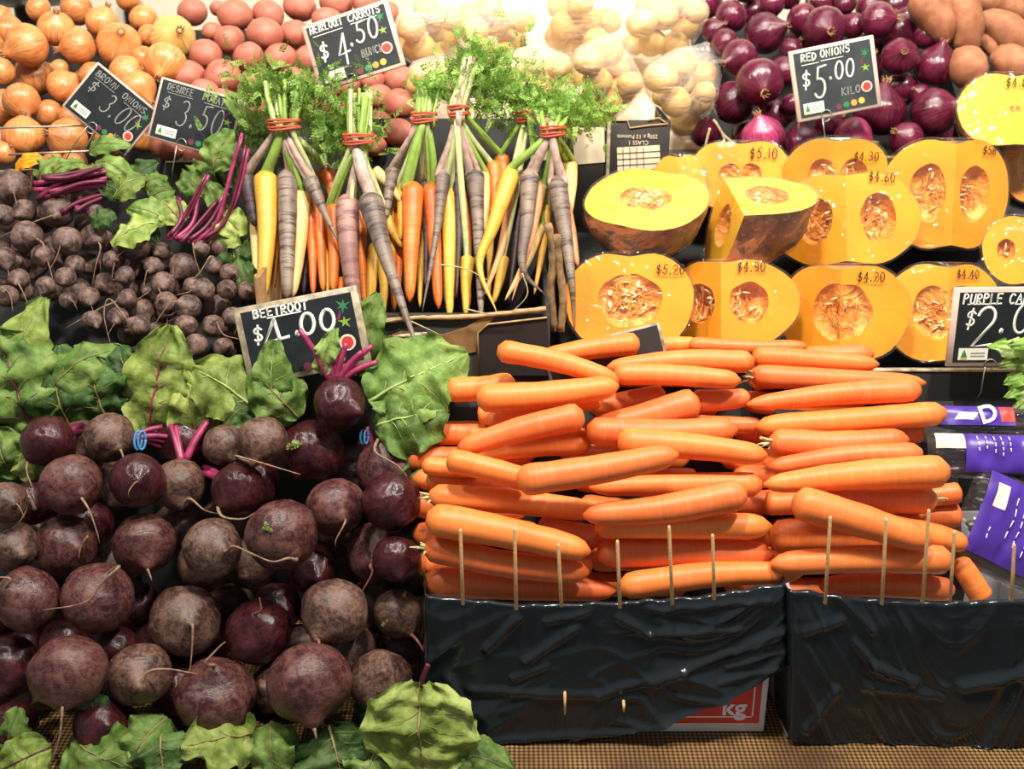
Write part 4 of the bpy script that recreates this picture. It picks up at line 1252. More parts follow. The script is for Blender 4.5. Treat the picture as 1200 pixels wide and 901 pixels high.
# ------------------------------------------------------------------ skewers
sk = [(541,620,708),(604,618,714),(656,637,710),(725,633,712),(786,616,708),(836,626,702),(970,605,707),(1036,607,708),(1085,597,706),(1116,622,704),(1187,637,704)]
for k, (u, va, vb) in enumerate(sk):
    lean = (3, 2, 4, 3, 4, 2, -6, -5, -7, -5, -3)[k]
    top = P(u - lean / 2, va, 0.884 if u < 920 else 0.874)
    bot = P(u + lean / 2, vb, 0.884 if u < 920 else 0.874)
    d = (bot - top).normalized()
    c = (top + bot) / 2
    pts = [top, top + d * 0.002, c, bot, bot + d * 0.001 + Vector((0, 0.004, 0))]
    mk('bamboo_skewer', *tube([q - c for q in pts], [0.001, 0.0016, 0.0017, 0.0017, 0.001], 8), MAT['skewer'], None, Matrix.Translation(c),
       label='thin bamboo skewer pushed into the carton of carrots' if u < 920 else ('thin bamboo skewer in front of the purple packet' if u > 1150 else 'thin bamboo skewer pushed into the carton beside the packets'), cat='skewer', group='bamboo skewers')
for u, va, vb in ((662,815,837),(731,826,834)):
    a, b = P(u, va, 0.886), P(u, vb, 0.885)
    c = (a + b) / 2
    mk('bamboo_skewer', *tube([Vector((0, 0.016, 0.006)) + a - c, a - c, b - c], [0.0015, 0.0016, 0.0009], 8), MAT['skewer'], None, Matrix.Translation(c), label='short skewer tip poking out through the black plastic', cat='skewer', group='skewer tips')

# ------------------------------------------------------------------ cartons under the carrots and their black plastic
def carton(name, u0, u1, vt, vb, Y, depth, label, mat='carton_white', catg='carton'):
    a, b = P(u0, vt, Y), P(u1, vt, Y)
    z1, z0 = a.z, BENCH_Z + 0.0005
    e = empty(name, ((a.x + b.x) / 2, Y + depth / 2, z0), label=label, cat=catg)
    t = 0.004
    mk('front_panel', *bevel_box(a.x, b.x, Y, Y + t, z0, z1, 0.001, 1), MAT[mat], e)
    mk('back_panel', *bevel_box(a.x, b.x, Y + depth - t, Y + depth, z0, z1, 0.001, 1), MAT[mat], e)
    mk('side_panel', *bevel_box(a.x, a.x + t, Y + t, Y + depth - t, z0, z1, 0.001, 1), MAT[mat], e)
    mk('side_panel', *bevel_box(b.x - t, b.x, Y + t, Y + depth - t, z0, z1, 0.001, 1), MAT[mat], e)
    mk('base_panel', *bevel_box(a.x + t, b.x - t, Y + t, Y + depth - t, z0, z0 + t, 0.001, 1), MAT[mat], e)
    return e, a.x, b.x, z0, z1
e, x0, x1, z0, z1 = carton('carrot_carton', 503, 909, 724, 862, 0.905, 0.21, 'white carton with red print under the front carrots')
Yp = 0.9045
def on_front(u, v):
    q = P(u, v, Yp)
    return q.x, q.z
Mf = lambda x, y, z: frame(Vector((1, 0, 0)), Vector((0, 0, 1)), Vector((0, -1, 0)), (x, y, z))
ra, rb = on_front(700, 770), on_front(889, 847)
pr = mk('red_print', *plate(ra[0], rb[0], rb[1], ra[1], 0, 0.0004), MAT['carton_red'], e, Mf(0, Yp, 0), smooth=False)
fa, fb = on_front(705, 780), on_front(882, 840)
t_ = 0.0013
for q in (plate(fa[0], fb[0], fb[1], fb[1] + t_, 0.0005, 0.0008), plate(fb[0] - t_, fb[0], fb[1], fa[1], 0.0005, 0.0008)):
    mk('white_line', *q, MAT['white_print'], pr, Mf(0, Yp, 0), smooth=False)
c = on_front(860, 829)
printed('kg', 0.027, 'white_print', Mf(c[0], Yp - 0.0008, c[1]), pr, 'weight_print', 0.0006)
e2, X0, X1, Z0, Z1 = carton('carrot_carton', 937, 1300, 722, 862, 0.897, 0.21, 'carton wrapped in black plastic, holding carrots and purple packets')
# black inner filling boards so that the carrots rest on something
sloped_board(505, 908, 690, 1.0, 470, 1.10, 'dark inner slope carrying the carrots of the printed carton', xr=(x0 + 0.008, x1 - 0.008), lift=0.006)
sloped_board(936, 1160, 690, 0.995, 470, 1.098, 'dark inner slope carrying the carrots beside the packets', xr=(X0 + 0.008, X0 + 0.2), lift=0.006)

CREASE = [((570,757),(606,722),6,.005),((615,770),(674,733),5,.0045),((725,722),(760,738),6,.004),((760,738),(865,733),6,.004),((527,790),(548,838),7,.006),((550,803),(700,808),5,.003),((700,808),(800,780),6,.004),((800,780),(915,735),6,.0045),
          ((1000,748),(1022,775),5,.005),((1022,775),(1070,796),7,.005),((942,850),(978,802),6,.005),((1125,800),(1200,783),7,.006),((1200,783),(1300,760),7,.005),((640,725),(690,715),5,.003),((760,712),(900,700),4,.003),((560,860),(740,850),6,.004),((740,850),(905,795),6,.004),
          ((940,735),(985,722),5,.004),((1010,800),(1100,812),6,.003),((985,700),(1020,735),6,.003),((600,790),(640,775),5,.003),((860,760),(915,742),4,.003),((850,775),(915,757),4,.003),((840,790),(910,775),4,.003)]
def liner(u0, u1, top, bottom, Y, seed, label, wrap_left=0.0):
    """plastic sheet over a carton's front: folds are real relief; runs over the rim at the top and round the side"""
    nu, nv = 190, 80
    V = []
    for j in range(nv + 1):
        s = j / nv
        for i in range(nu + 1):
            f = i / nu
            u = u0 + (u1 - u0) * f
            vt, vb = top(u), bottom(u)
            inner = 0.10                     # first tenth folds back into the box
            if s < inner:
                k = s / inner
                q = P(u, vt, Y)
                y = Y + 0.008 * (1 - k)
                z = q.z - 0.012 * (1 - k) + 0.004 * math.sin(k * math.pi)
            else:
                k = (s - inner) / (1 - inner)
                q = P(u, vt + (vb - vt) * k, Y)
                y, z = Y, q.z
                amp = min(1, k * 6) * (0.5 + 0.8 * k * k)
                vv = vt + (vb - vt) * k
                ang = -0.45 + 0.35 * noise.noise(Vector((u * 0.004, seed, 0))) + (0.3 if seed > 5 else 0)
                al, pe_ = u * math.cos(ang) + vv * math.sin(ang), -u * math.sin(ang) + vv * math.cos(ang)
                d1 = 1 - abs(noise.noise(Vector((al * 0.004, pe_ * 0.017, seed)))) * 2.2
                d2 = 1 - abs(noise.noise(Vector((al * 0.009, pe_ * 0.045, seed + 5)))) * 2.2
                d3 = noise.noise(Vector((u * 0.007, k * 1.6, seed + 9)))
                y -= 0.003 + amp * ((0.006 if seed < 5 else 0.003) * max(0, d1) ** 4 + 0.0030 * max(0, d2) ** 3 * (0.3 + f)) + 0.006 * amp * (d3 + 0.4)
                for (ca, cb, cw, ch) in CREASE:
                    ax_, ay_ = ca; bx_, by_ = cb
                    L2 = (bx_ - ax_) ** 2 + (by_ - ay_) ** 2
                    tt = max(0, min(1, ((u - ax_) * (bx_ - ax_) + (vv - ay_) * (by_ - ay_)) / L2))
                    dd = (u - ax_ - tt * (bx_ - ax_)) ** 2 + (vv - ay_ - tt * (by_ - ay_)) ** 2
                    if dd < 400:
                        y -= ch * math.exp(-dd / (cw * cw * 0.5))
            x = q.x
            edge = min(f, 1 - f)
            if edge < 0.017:                  # turns back round the carton's corner
                y += (0.017 - edge) / 0.017 * 0.05
                x += (-0.002 if f < 0.5 else 0.002)
            V.append((x, y, max(z, BENCH_Z + 0.0015) + 0.003 * noise.noise(Vector((u * 0.05, s * 3, seed + 2))) * (1 if s < inner * 2 else 0)))
    F = []
    for j in range(nv):
        for i in range(nu):
            a = j * (nu + 1) + i
            F.append((a, a + 1, a + nu + 2, a + nu + 1))
    return mk('plastic_liner', V, F, MAT['black_plastic'], None, None, label=label, cat='plastic sheet')
def interp(tab):
    xs, ys = zip(*tab)
    return lambda u: float(np.interp(u, xs, ys))
liner(494, 925, interp([(494, 697), (600, 708), (730, 706), (850, 695), (925, 683)]), interp([(494, 835), (520, 862), (555, 869), (690, 860), (770, 840), (840, 812), (895, 788), (925, 772)]), 0.899, 3.3,
      'black plastic sheet draped over the printed white carton')
liner(921, 1310, interp([(921, 690), (1000, 700), (1100, 706), (1310, 698)]), interp([(921, 862), (960, 870), (1050, 877), (1310, 875)]), 0.890, 8.1,
      'black plastic sheet wrapped round the carton below the purple packets')

# ------------------------------------------------------------------ leaves
def leaf(name, base, tip, width, mat, label=None, group=None, nrm=None, bend=0.15, cup=0.25, ruffle=0.1, seed=0, stalk=None, stalk_mat='stem_magenta', vein='vein', catg='leaf', shape=0.85, parent=None, tear=0.0):
    """one blistered beet leaf from base to tip (world points); bend lifts the middle, cup folds the sides back"""
    base, tip = Vector(base), Vector(tip)
    ax = tip - base; L = ax.length; ax.normalize()
    if nrm is None:
        nrm = Vector((0, -0.75, 0.6))
    nrm = Vector(nrm); nrm = (nrm - ax * nrm.dot(ax)).normalized()
    sd = ax.cross(nrm)
    M = frame(sd, ax, nrm, base)
    nu, nv = 26, 18
    V = []
    prof = lambda s: (math.sin(math.pi * min(1, s) ** shape) ** 0.62) if 0 < s < 1 else 0.0
    cen = lambda s: bend * L * math.sin(math.pi * s) - 0.35 * bend * L * s
    for i in range(nu + 1):
        s = i / nu
        w = width / 2 * max(0.02, prof(0.015 + s * 0.97))
        w *= 1 + 0.12 * noise.noise(Vector((s * 7, seed, 1))) 
        for j in range(nv + 1):
            q = -1 + 2 * j / nv
            ed = abs(q) ** 2.2
            jag = 1 + 0.07 * ed * noise.noise(Vector((s * 15, seed + (3 if q > 0 else 9), 0)))
            x = q * w * jag + 0.06 * L * math.sin(s * 2.2 + seed) * s
            z = cen(s) - cup * w * q * q
            z += 1.5 * ruffle * width * ed * (math.sin(s * 17 + seed * 2 + (1.3 if q > 0 else 0)) * 0.6 + 0.8 * noise.noise(Vector((s * 9, q * 2, seed))))
            z += 0.11 * width * noise.noise(Vector((s * 6 * L / 0.1, q * 2.6, seed + 5))) + 0.045 * width * noise.noise(Vector((s * 15 * L / 0.1, q * 7, seed + 5)))
            z += 0.02 * width * math.exp(-(q / 0.12) ** 2) * -1
            y = s * L + 0.08 * width * ed * noise.noise(Vector((s * 8, q, seed + 7)))
            V.append((x, y, z))
    if base.z < BENCH_Z + 0.12:
        Mi_ = M.inverted()
        for i_, q in enumerate(V):
            w_ = M @ Vector(q)
            if w_.z < BENCH_Z + 0.002 + 0.0004 * (seed % 9):
                w_.z = BENCH_Z + 0.002 + 0.0004 * (seed % 9)
                V[i_] = tuple(Mi_ @ w_)
    F = []
    for i in range(nu):
        for j in range(nv):
            a = i * (nv + 1) + j
            F.append((a, a + 1, a + nv + 2, a + nv + 1))
    tags = dict(label=label, cat=catg, group=group) if parent is None else {}
    o = mk(name, V, F, MAT[mat], parent, M, **tags)
    mid = lambda i: Vector(V[i * (nv + 1) + nv // 2]) + Vector((0, 0, 0.0008))
    n = 12
    pts = [mid(int(k * nu * 0.9 / (n - 1))) for k in range(n)]
    wv = min(0.0022, width * 0.022)
    parts = [tube(pts, [wv * (1 - 0.8 * k / (n - 1)) for k in range(n)], 6)]
    for k in range(2, 9, 1):
        i0 = int(nu * k / 11)
        sgn = 1 if k % 2 else -1
        i1 = min(nu - 1, i0 + 4)
        j1 = nv // 2 + sgn * (nv // 2 - 2)
        e = Vector(V[i1 * (nv + 1) + j1]) + Vector((0, 0, 0.0002))
        m_ = Vector(V[(i0 + 2) * (nv + 1) + nv // 2 + sgn * 2]) + Vector((0, 0, 0.0003))
        parts.append(tube(spline([mid(i0), m_, e], 6), [wv * 0.26, wv * 0.22, wv * .2, wv * .16, wv * .12, wv * .06], 4))
    mk('veins', *cat(parts), MAT[vein], o, M)
    if stalk is not None:
        pts = spline([Vector(q) for q in stalk] + [base + ax * 0.004], 12)
        mk('leaf_stalk', *tube([q for q in pts], [0.0028 - 0.0008 * k / 11 for k in range(12)], 7), MAT[stalk_mat], o)
    return o

LG = 'beet leaves around the front heap'
def pleaf(b, t, Yb, Yt, wpx, mat, label, seed, **k):
    B, Tp = P(b[0], b[1], Yb), P(t[0], t[1], Yt)
    w = px(wpx, (b[0] + t[0]) / 2, (b[1] + t[1]) / 2, (Yb + Yt) / 2)
    return leaf('beet_leaf', B, Tp, w, mat, label, LG, seed=seed, **k)
pleaf((42,515),(-8,385),1.10,1.13,120,'beet_leaf','broad upright beet leaf with a dark red rib at the heap side',1, vein='stem_maroon', cup=0.3, ruffle=0.12)
pleaf((15,475),(52,352),1.14,1.16,70,'beet_leaf_yellow','yellow-green beet leaf under the hanging root tails',2, bend=0.25, ruffle=0.15)
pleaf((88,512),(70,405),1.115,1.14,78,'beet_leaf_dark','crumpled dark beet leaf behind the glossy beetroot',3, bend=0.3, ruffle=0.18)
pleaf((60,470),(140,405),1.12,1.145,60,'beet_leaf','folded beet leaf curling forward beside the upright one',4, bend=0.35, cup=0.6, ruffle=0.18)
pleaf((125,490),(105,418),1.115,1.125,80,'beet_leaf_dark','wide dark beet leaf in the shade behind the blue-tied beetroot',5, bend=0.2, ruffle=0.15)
pleaf((176,512),(190,380),1.105,1.125,90,'beet_leaf_yellow','large upright yellow-green beet leaf with a pink midrib',6, vein='stem_magenta', bend=0.08, cup=0.15, ruffle=0.08, shape=0.9,
      stalk=[P(168,516,1.10), P(172,512,1.102)])
pleaf((235,520),(215,450),1.11,1.10,60,'beet_leaf_yellow','short yellow-green beet leaf below the large upright one',7, bend=0.2)
pleaf((300,480),(222,425),1.095,1.115,80,'beet_leaf_yellow','pale rumpled beet leaf below the beetroot sign',8, bend=0.15, ruffle=0.14, vein='vein_pale')
pleaf((318,482),(326,400),1.085,1.088,50,'beet_leaf','rounded beet leaf standing in front of the beetroot sign',9, bend=0.12, cup=0.3, ruffle=0.06, vein='vein_pale')
pleaf((350,490),(300,432),1.085,1.092,70,'beet_leaf','folded beet leaf under the rounded one, by the sign foot',10, bend=0.25, cup=0.5)
pleaf((262,500),(300,470),1.08,1.10,44,'beet_leaf_dark','small crinkled dark leaf behind the brown beetroot',11, bend=0.25, ruffle=0.2)
pleaf((378,440),(388,385),1.09,1.095,30,'beet_leaf','narrow frilly beet leaf between the magenta stalks',12, bend=0.2, ruffle=0.25)
pleaf((432,470),(545,408),1.075,1.10,110,'beet_leaf','big bright beet leaf spread between beetroot and carrots',13, bend=0.12, cup=0.2, ruffle=0.1, vein='vein_pale')
pleaf((440,500),(525,480),1.07,1.06,95,'beet_leaf','bright drooping beet leaf under the big spread one',14, bend=0.25, cup=0.35, ruffle=0.14, vein='vein_pale')
pleaf((470,520),(508,552),1.06,1.045,60,'beet_leaf_dark','dark beet leaf tucked beside the carrot ends',15, bend=0.2, ruffle=0.15)
pleaf((420,440),(445,345),1.135,1.14,50,'beet_leaf','green leaf sticking out behind the edge of the beetroot sign',16, bend=0.1, ruffle=0.1)
pleaf((485,600),(505,545),1.03,1.035,40,'beet_leaf_dark','dark sliver of leaf between beetroot and carrot ends',17, bend=0.2)
pleaf((482,660),(492,610),1.0,1.005,30,'beet_leaf_dark','dark leaf tip showing beside the lower carrot ends',18)
# bottom row, lying on the bench
pleaf((494,800),(490,915),0.868,0.84,140,'beet_leaf_yellow','large beet leaf spread flat over the bench edge by the plastic',21, nrm=(0,-0.6,0.8), bend=0.10, cup=0.12, ruffle=0.08,
      stalk=[P(502,778,0.87), P(497,790,0.868)], stalk_mat='stem_maroon')
pleaf((520,880),(600,905),0.862,0.838,60,'beet_leaf','small beet leaf lying on the bare bench mesh',22, nrm=(0,-0.4,0.9), bend=0.1)
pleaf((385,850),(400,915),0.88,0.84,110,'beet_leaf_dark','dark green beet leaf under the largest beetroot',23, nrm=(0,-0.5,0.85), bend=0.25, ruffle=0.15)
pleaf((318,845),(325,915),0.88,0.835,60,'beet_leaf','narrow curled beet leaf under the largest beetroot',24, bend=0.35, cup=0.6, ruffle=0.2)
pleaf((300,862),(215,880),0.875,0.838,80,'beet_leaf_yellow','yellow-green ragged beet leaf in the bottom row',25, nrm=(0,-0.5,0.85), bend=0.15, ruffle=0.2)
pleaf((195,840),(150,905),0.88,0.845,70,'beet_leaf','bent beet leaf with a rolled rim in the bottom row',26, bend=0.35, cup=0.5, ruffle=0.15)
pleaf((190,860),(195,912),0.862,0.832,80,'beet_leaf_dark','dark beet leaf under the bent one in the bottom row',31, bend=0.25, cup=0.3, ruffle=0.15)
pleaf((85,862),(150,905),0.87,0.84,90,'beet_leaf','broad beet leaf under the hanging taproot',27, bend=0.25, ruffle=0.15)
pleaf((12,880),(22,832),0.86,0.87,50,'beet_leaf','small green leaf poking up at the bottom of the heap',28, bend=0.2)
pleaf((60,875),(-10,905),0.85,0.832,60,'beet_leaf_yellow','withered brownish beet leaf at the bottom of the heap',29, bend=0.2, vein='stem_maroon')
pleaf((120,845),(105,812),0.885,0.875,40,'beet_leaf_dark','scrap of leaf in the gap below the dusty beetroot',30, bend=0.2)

# stalks, ties and scraps that belong to single beetroot of the heap
def stalks(key, ends, mat='stem_magenta', w=0.0034, start=None, fan=6):
    o, it = FB[key]
    r = it['r'] * it['t'] / FPX
    for (u, v, dY) in ends:
        su, sv = start if start else (it['u'], it['v'] - it['r'] * 0.8)
        a = PT(su + (u - su) * 0.08, sv, it['t'] + r * 0.25)
        b = P(u, v, min(PT(u, v, it['t'] + r + dY).y, 1.085 + dY * 0.2))
        m = (a + b) / 2 + Vector((0, 0, 0.003))
        mk('cut_stalk', *tube(spline([a, m, b], 8), [w * (1 - 0.35 * k / 7) for k in range(8)], 7), MAT[mat], o)
stalks((398,473), [(351,386,0.02),(385,410,0.03),(395,405,0.035),(406,402,0.03),(424,412,0.02),(442,424,0.02),(372,425,0.035),(436,405,0.05)], start=(392,448), w=0.0042)
stalks((210,568), [(200,498,0.03),(206,500,0.03),(245,492,0.03),(240,496,0.04)], start=(214,542), w=0.0042)
stalks((128,513), [(190,500,0.02),(200,512,0.015),(196,518,0.015),(190,524,0.012),(185,508,0.03)], start=(150,515), w=0.004)
stalks((57,517), [(96,498,0.02),(98,506,0.02)], start=(80,510), w=0.005, mat='stem_maroon')
stalks((280,573), [(232,555,0.02),(240,548,0.02)], start=(262,562), w=0.005)
stalks((456,548), [(424,505,0.01),(430,500,0.015),(420,520,0.01)], start=(436,530), w=0.005)
def tie(key, u, v, wpx, mat):
    o, it = FB[key]
    c = PT(u, v, it['t'] - 0.006)
    r = px(wpx, u, v, c.y)
    for dz in (-0.002, 0.002):
        pts = [c + Vector((0.35 * r * math.cos(a) + dz, r * 0.5 * math.sin(a + 0.6), r * math.sin(a))) for a in [i * 2 * math.pi / 20 for i in range(21)]]
        mk('tie', *tube(pts, 0.0014, 6), MAT[mat], o)
tie((128,513), 164, 516, 10, 'band_blue')
tie((456,548), 427, 512, 7, 'band_blue')
def scrap(key, u, v, n, wpx, seed):
    o, it = FB[key]
    rs = random.Random(seed)
    r = it['r'] * it['t'] / FPX
    for k in range(n):
        a = rs.uniform(0, 6.28)
        c = Vector(PT(u + rs.uniform(-wpx, wpx) * .4, v + rs.uniform(-wpx, wpx) * .25, it['t'] - r * 0.98))
        w = px(wpx * 0.9, u, v, c.y)
        leaf('leaf_scrap', c, c + Vector((math.cos(a), 0, math.sin(a))) * w * 0.8, w * 0.6, 'beet_leaf_yellow', seed=seed + k, parent=o, nrm=(0, -1, 0.4), bend=0.2, ruffle=0.3)
scrap((366,529), 345, 522, 5, 15, 50)
scrap((330,626), 313, 618, 4, 9, 60)
scrap((465,718), 449, 730, 3, 7, 70)

# ---- leaves and stalks of the small bunches behind
SG = 'leaves of the small beetroot bunches'
def sleaf(b, t, Yb, Yt, wpx, mat, label, seed, **k):
    B, Tp = P(b[0], b[1], Yb), P(t[0], t[1], Yt)
    w = px(wpx, (b[0] + t[0]) / 2, (b[1] + t[1]) / 2, (Yb + Yt) / 2)
    return leaf('beet_leaf', B, Tp, w, mat, label, SG, seed=seed, **k)
sleaf((184,262),(128,282),1.25,1.24,46,'beet_leaf_yellow','bright flat leaf lying over the small beetroot',41, nrm=(0,-.5,.85), bend=0.15, vein='vein_pale')
sleaf((132,232),(170,205),1.29,1.30,34,'beet_leaf_yellow','pale leaf at the end of the magenta stalks',42, vein='vein_pale', bend=0.2)
sleaf((112,190),(160,208),1.32,1.31,30,'beet_leaf','rolled leaf above the magenta stalks',43, bend=0.35, cup=0.5)
sleaf((105,178),(150,165),1.335,1.325,24,'beet_leaf','leaf below the brown onion sign',44, bend=0.25)
sleaf((165,220),(196,206),1.31,1.32,26,'beet_leaf','curled leaf beside the dark box flap',45, bend=0.3, cup=0.5)
sleaf((196,258),(150,240),1.27,1.28,36,'beet_leaf','leaf over the shadowy gap between the two bunches',46, bend=0.2)
sleaf((215,262),(190,232),1.27,1.29,36,'beet_leaf_yellow','pale leaf with a pink rib between the two bunches',47, vein='stem_magenta', bend=0.2)
sleaf((240,230),(212,200),1.30,1.32,34,'beet_leaf','leaf behind the magenta stalk fan, next to the carrots',48, bend=0.2, ruffle=0.2)
sleaf((250,200),(268,150),1.29,1.30,48,'beet_leaf','tall leaf standing beside the carrot tops',49, bend=0.12)
sleaf((265,250),(240,215),1.30,1.29,30,'beet_leaf','small leaf low behind the magenta stalk fan',50, bend=0.2)
sleaf((280,320),(265,270),1.25,1.27,44,'beet_leaf_dark','dark leaf in the shade beside the yellow carrot',51, bend=0.2)
sleaf((285,275),(255,250),1.26,1.28,40,'beet_leaf_yellow','yellowing leaf beside the yellow carrot',52, bend=0.3)
sleaf((45,212),(70,185),1.33,1.335,24,'beet_leaf','frilly leaf by the onion wire rack',53, bend=0.3, ruffle=0.3)
sleaf((90,212),(120,198),1.32,1.325,24,'beet_leaf_yellow','frilly pale leaf over the magenta stalks',54, bend=0.3, ruffle=0.3)
sleaf((150,262),(185,285),1.285,1.27,40,'beet_leaf_dark','dark leaf under the bright flat one',55, bend=0.2)
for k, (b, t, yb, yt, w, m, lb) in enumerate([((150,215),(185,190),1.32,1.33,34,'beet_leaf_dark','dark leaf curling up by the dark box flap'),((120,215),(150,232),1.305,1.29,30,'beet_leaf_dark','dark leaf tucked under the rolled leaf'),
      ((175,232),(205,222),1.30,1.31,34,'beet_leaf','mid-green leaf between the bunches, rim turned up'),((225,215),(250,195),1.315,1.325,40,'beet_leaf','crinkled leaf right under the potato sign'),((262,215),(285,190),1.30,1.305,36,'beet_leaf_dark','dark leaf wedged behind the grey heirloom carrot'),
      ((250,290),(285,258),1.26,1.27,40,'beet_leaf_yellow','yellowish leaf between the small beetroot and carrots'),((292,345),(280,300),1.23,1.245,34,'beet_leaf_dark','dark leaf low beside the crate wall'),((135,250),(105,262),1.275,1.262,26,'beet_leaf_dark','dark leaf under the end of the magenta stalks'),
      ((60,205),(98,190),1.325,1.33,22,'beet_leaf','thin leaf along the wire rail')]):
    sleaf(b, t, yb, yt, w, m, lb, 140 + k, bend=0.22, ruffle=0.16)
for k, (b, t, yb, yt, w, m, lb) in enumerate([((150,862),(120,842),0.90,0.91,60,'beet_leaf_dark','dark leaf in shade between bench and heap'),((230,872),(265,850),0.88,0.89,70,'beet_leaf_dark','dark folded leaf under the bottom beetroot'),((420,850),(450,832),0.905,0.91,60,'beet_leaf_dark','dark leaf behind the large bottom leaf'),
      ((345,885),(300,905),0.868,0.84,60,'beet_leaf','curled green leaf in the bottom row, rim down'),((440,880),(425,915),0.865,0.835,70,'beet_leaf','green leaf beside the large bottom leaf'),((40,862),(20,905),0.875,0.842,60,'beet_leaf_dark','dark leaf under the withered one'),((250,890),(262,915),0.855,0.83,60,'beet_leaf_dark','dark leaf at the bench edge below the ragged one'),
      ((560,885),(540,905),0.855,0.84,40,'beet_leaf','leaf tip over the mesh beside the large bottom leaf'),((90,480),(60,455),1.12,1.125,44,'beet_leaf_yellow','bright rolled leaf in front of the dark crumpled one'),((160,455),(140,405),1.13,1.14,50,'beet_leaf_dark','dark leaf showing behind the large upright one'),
      ((20,560),(-5,500),1.075,1.085,60,'beet_leaf','beet leaf standing beside the first glossy beetroot'),((250,480),(240,440),1.11,1.125,44,'beet_leaf_dark','dark leaf in the gap below the sign edge'),((45,560),(30,525),1.06,1.07,50,'beet_leaf_yellow','pale leaf under the first glossy beetroot')]):
    pleaf(b, t, yb, yt, w, m, lb, 170 + k, bend=0.25, ruffle=0.16)
def stalk_bunch(label, lines, Y0, Y1, mats, w):
    c = P(*lines[0][0], Y0)
    e = empty('stalk_bunch', c, label=label, cat='stalks')
    rq = random.Random(4)
    lines = lines + [[(u + rq.uniform(-4, 4), v + rq.uniform(-5, 5)) for u, v in ln] for ln in lines]
    for k, ln in enumerate(lines):
        n = len(ln)
        pts = [P(u, v, Y0 + (Y1 - Y0) * i / (n - 1) - 0.004 * (k % 3)) for i, (u, v) in enumerate(ln)]
        mk('stalk', *tube(spline(pts, 10), [w * (1.0 - 0.3 * i / 9) for i in range(10)], 7), MAT[mats[k % len(mats)]], e)
    return e
stalk_bunch('thick magenta beetroot stalks lying sideways behind the wire rack', [[(45,238),(75,215),(122,203)],[(40,215),(80,210),(128,200)],[(60,228),(95,215),(125,212)],[(70,252),(95,235),(128,222)],[(52,230),(85,222),(130,216)],[(88,248),(105,238),(132,228)],[(48,208),(80,204),(120,196)],[(40,222),(80,219),(126,208)]],
            1.285, 1.305, ['stem_maroon', 'stem_magenta', 'stem_maroon'], 0.0034)
stalk_bunch('fan of bright magenta beetroot stalks beside the heirloom carrots', [[(198,282),(215,260),(245,205)],[(205,280),(225,262),(232,232)],[(212,284),(232,262),(255,235)],[(220,284),(245,262),(262,228)],[(230,284),(255,258),(270,205),(284,160)],[(238,280),(262,262),(276,225),(288,170)],[(200,276),(212,255),(210,232)],[(225,285),(240,272),(258,250)]],
            1.255, 1.29, ['stem_magenta', 'stem_magenta', 'stem_maroon'], 0.0027)

# ------------------------------------------------------------------ heirloom carrots in their black crate
cr = empty('carrot_crate', P(470, 430, 1.2), label='torn black cardboard crate holding the heirloom carrot bunches', cat='crate')
a, b = P(300, 372, 1.155), P(645, 372, 1.155)
zt, zb = P(540, 368, 1.155).z, BENCH_Z + 0.001
mk('front_panel', *bevel_box(a.x, b.x, 1.155, 1.161, zb, zt, 0.001, 1), MAT['carton_black'], cr)
mk('side_panel', *bevel_box(a.x, a.x + 0.006, 1.161, 1.36, zb, zt + 0.04, 0.001, 1), MAT['cardboard'], cr)
mk('side_panel', *bevel_box(b.x - 0.006, b.x, 1.161, 1.36, zb, zt + 0.01, 0.001, 1), MAT['carton_black'], cr)
V = [(a.x + .006, 1.23, zb), (b.x - .006, 1.23, zb), (b.x - .006, 1.42, zt + 0.17), (a.x + .006, 1.42, zt + 0.17)]
V += [(x, y + 0.006, z) for x, y, z in V]
mk('back_panel', V, [(0, 1, 2, 3), (7, 6, 5, 4), (0, 4, 5, 1), (1, 5, 6, 2), (2, 6, 7, 3), (3, 7, 4, 0)], MAT['dark_board'], cr, smooth=False)
# rim with a rough torn edge
rim = spline([P(u, v, 1.153) for u, v in ((440,378),(480,373),(520,372),(560,370),(600,366),(640,361))], 30)
mk('torn_rim', *tube([q + Vector((0, 0, 0.001 * nz(q, 90))) for q in rim], [0.0028 + 0.001 * nz(q, 120, 3) for q in rim], 7), MAT['carton_edge'], cr)
def sheet(pts, Y, th, mat, name, parent):
    n = len(pts)
    f = [P(u, v, Y) for u, v in pts]
    V = f + [q + Vector((0, th, 0)) for q in f]
    return mk(name, V, [tuple(range(n))[::-1], tuple(range(n, 2 * n))] + [(i, (i + 1) % n, n + (i + 1) % n, n + i) for i in range(n)], MAT[mat], parent, smooth=False)
fl_ = sheet([(562,440),(560,390),(572,380),(641,372),(645,440)], 1.1515, 0.003, 'carton_black', 'corner_flap', cr)
mk('flap_edge', *tube([P(u, v, 1.1505) for u, v in ((562,440),(560,390),(572,380),(641,372))], 0.0011, 6), MAT['carton_edge'], fl_)
sheet([(452,395),(470,388),(520,392),(545,384),(565,372),(585,366),(572,380),(560,390),(558,412),(520,420),(455,418)], 1.1532, 0.0015, 'cardboard', 'torn_patch', cr)
mk('torn_strip', *tube([P(u, v, 1.150) for u, v in ((460,394),(480,393),(505,390))], [0.001, 0.0028, 0.001], 6), MAT['label_cream'], cr)

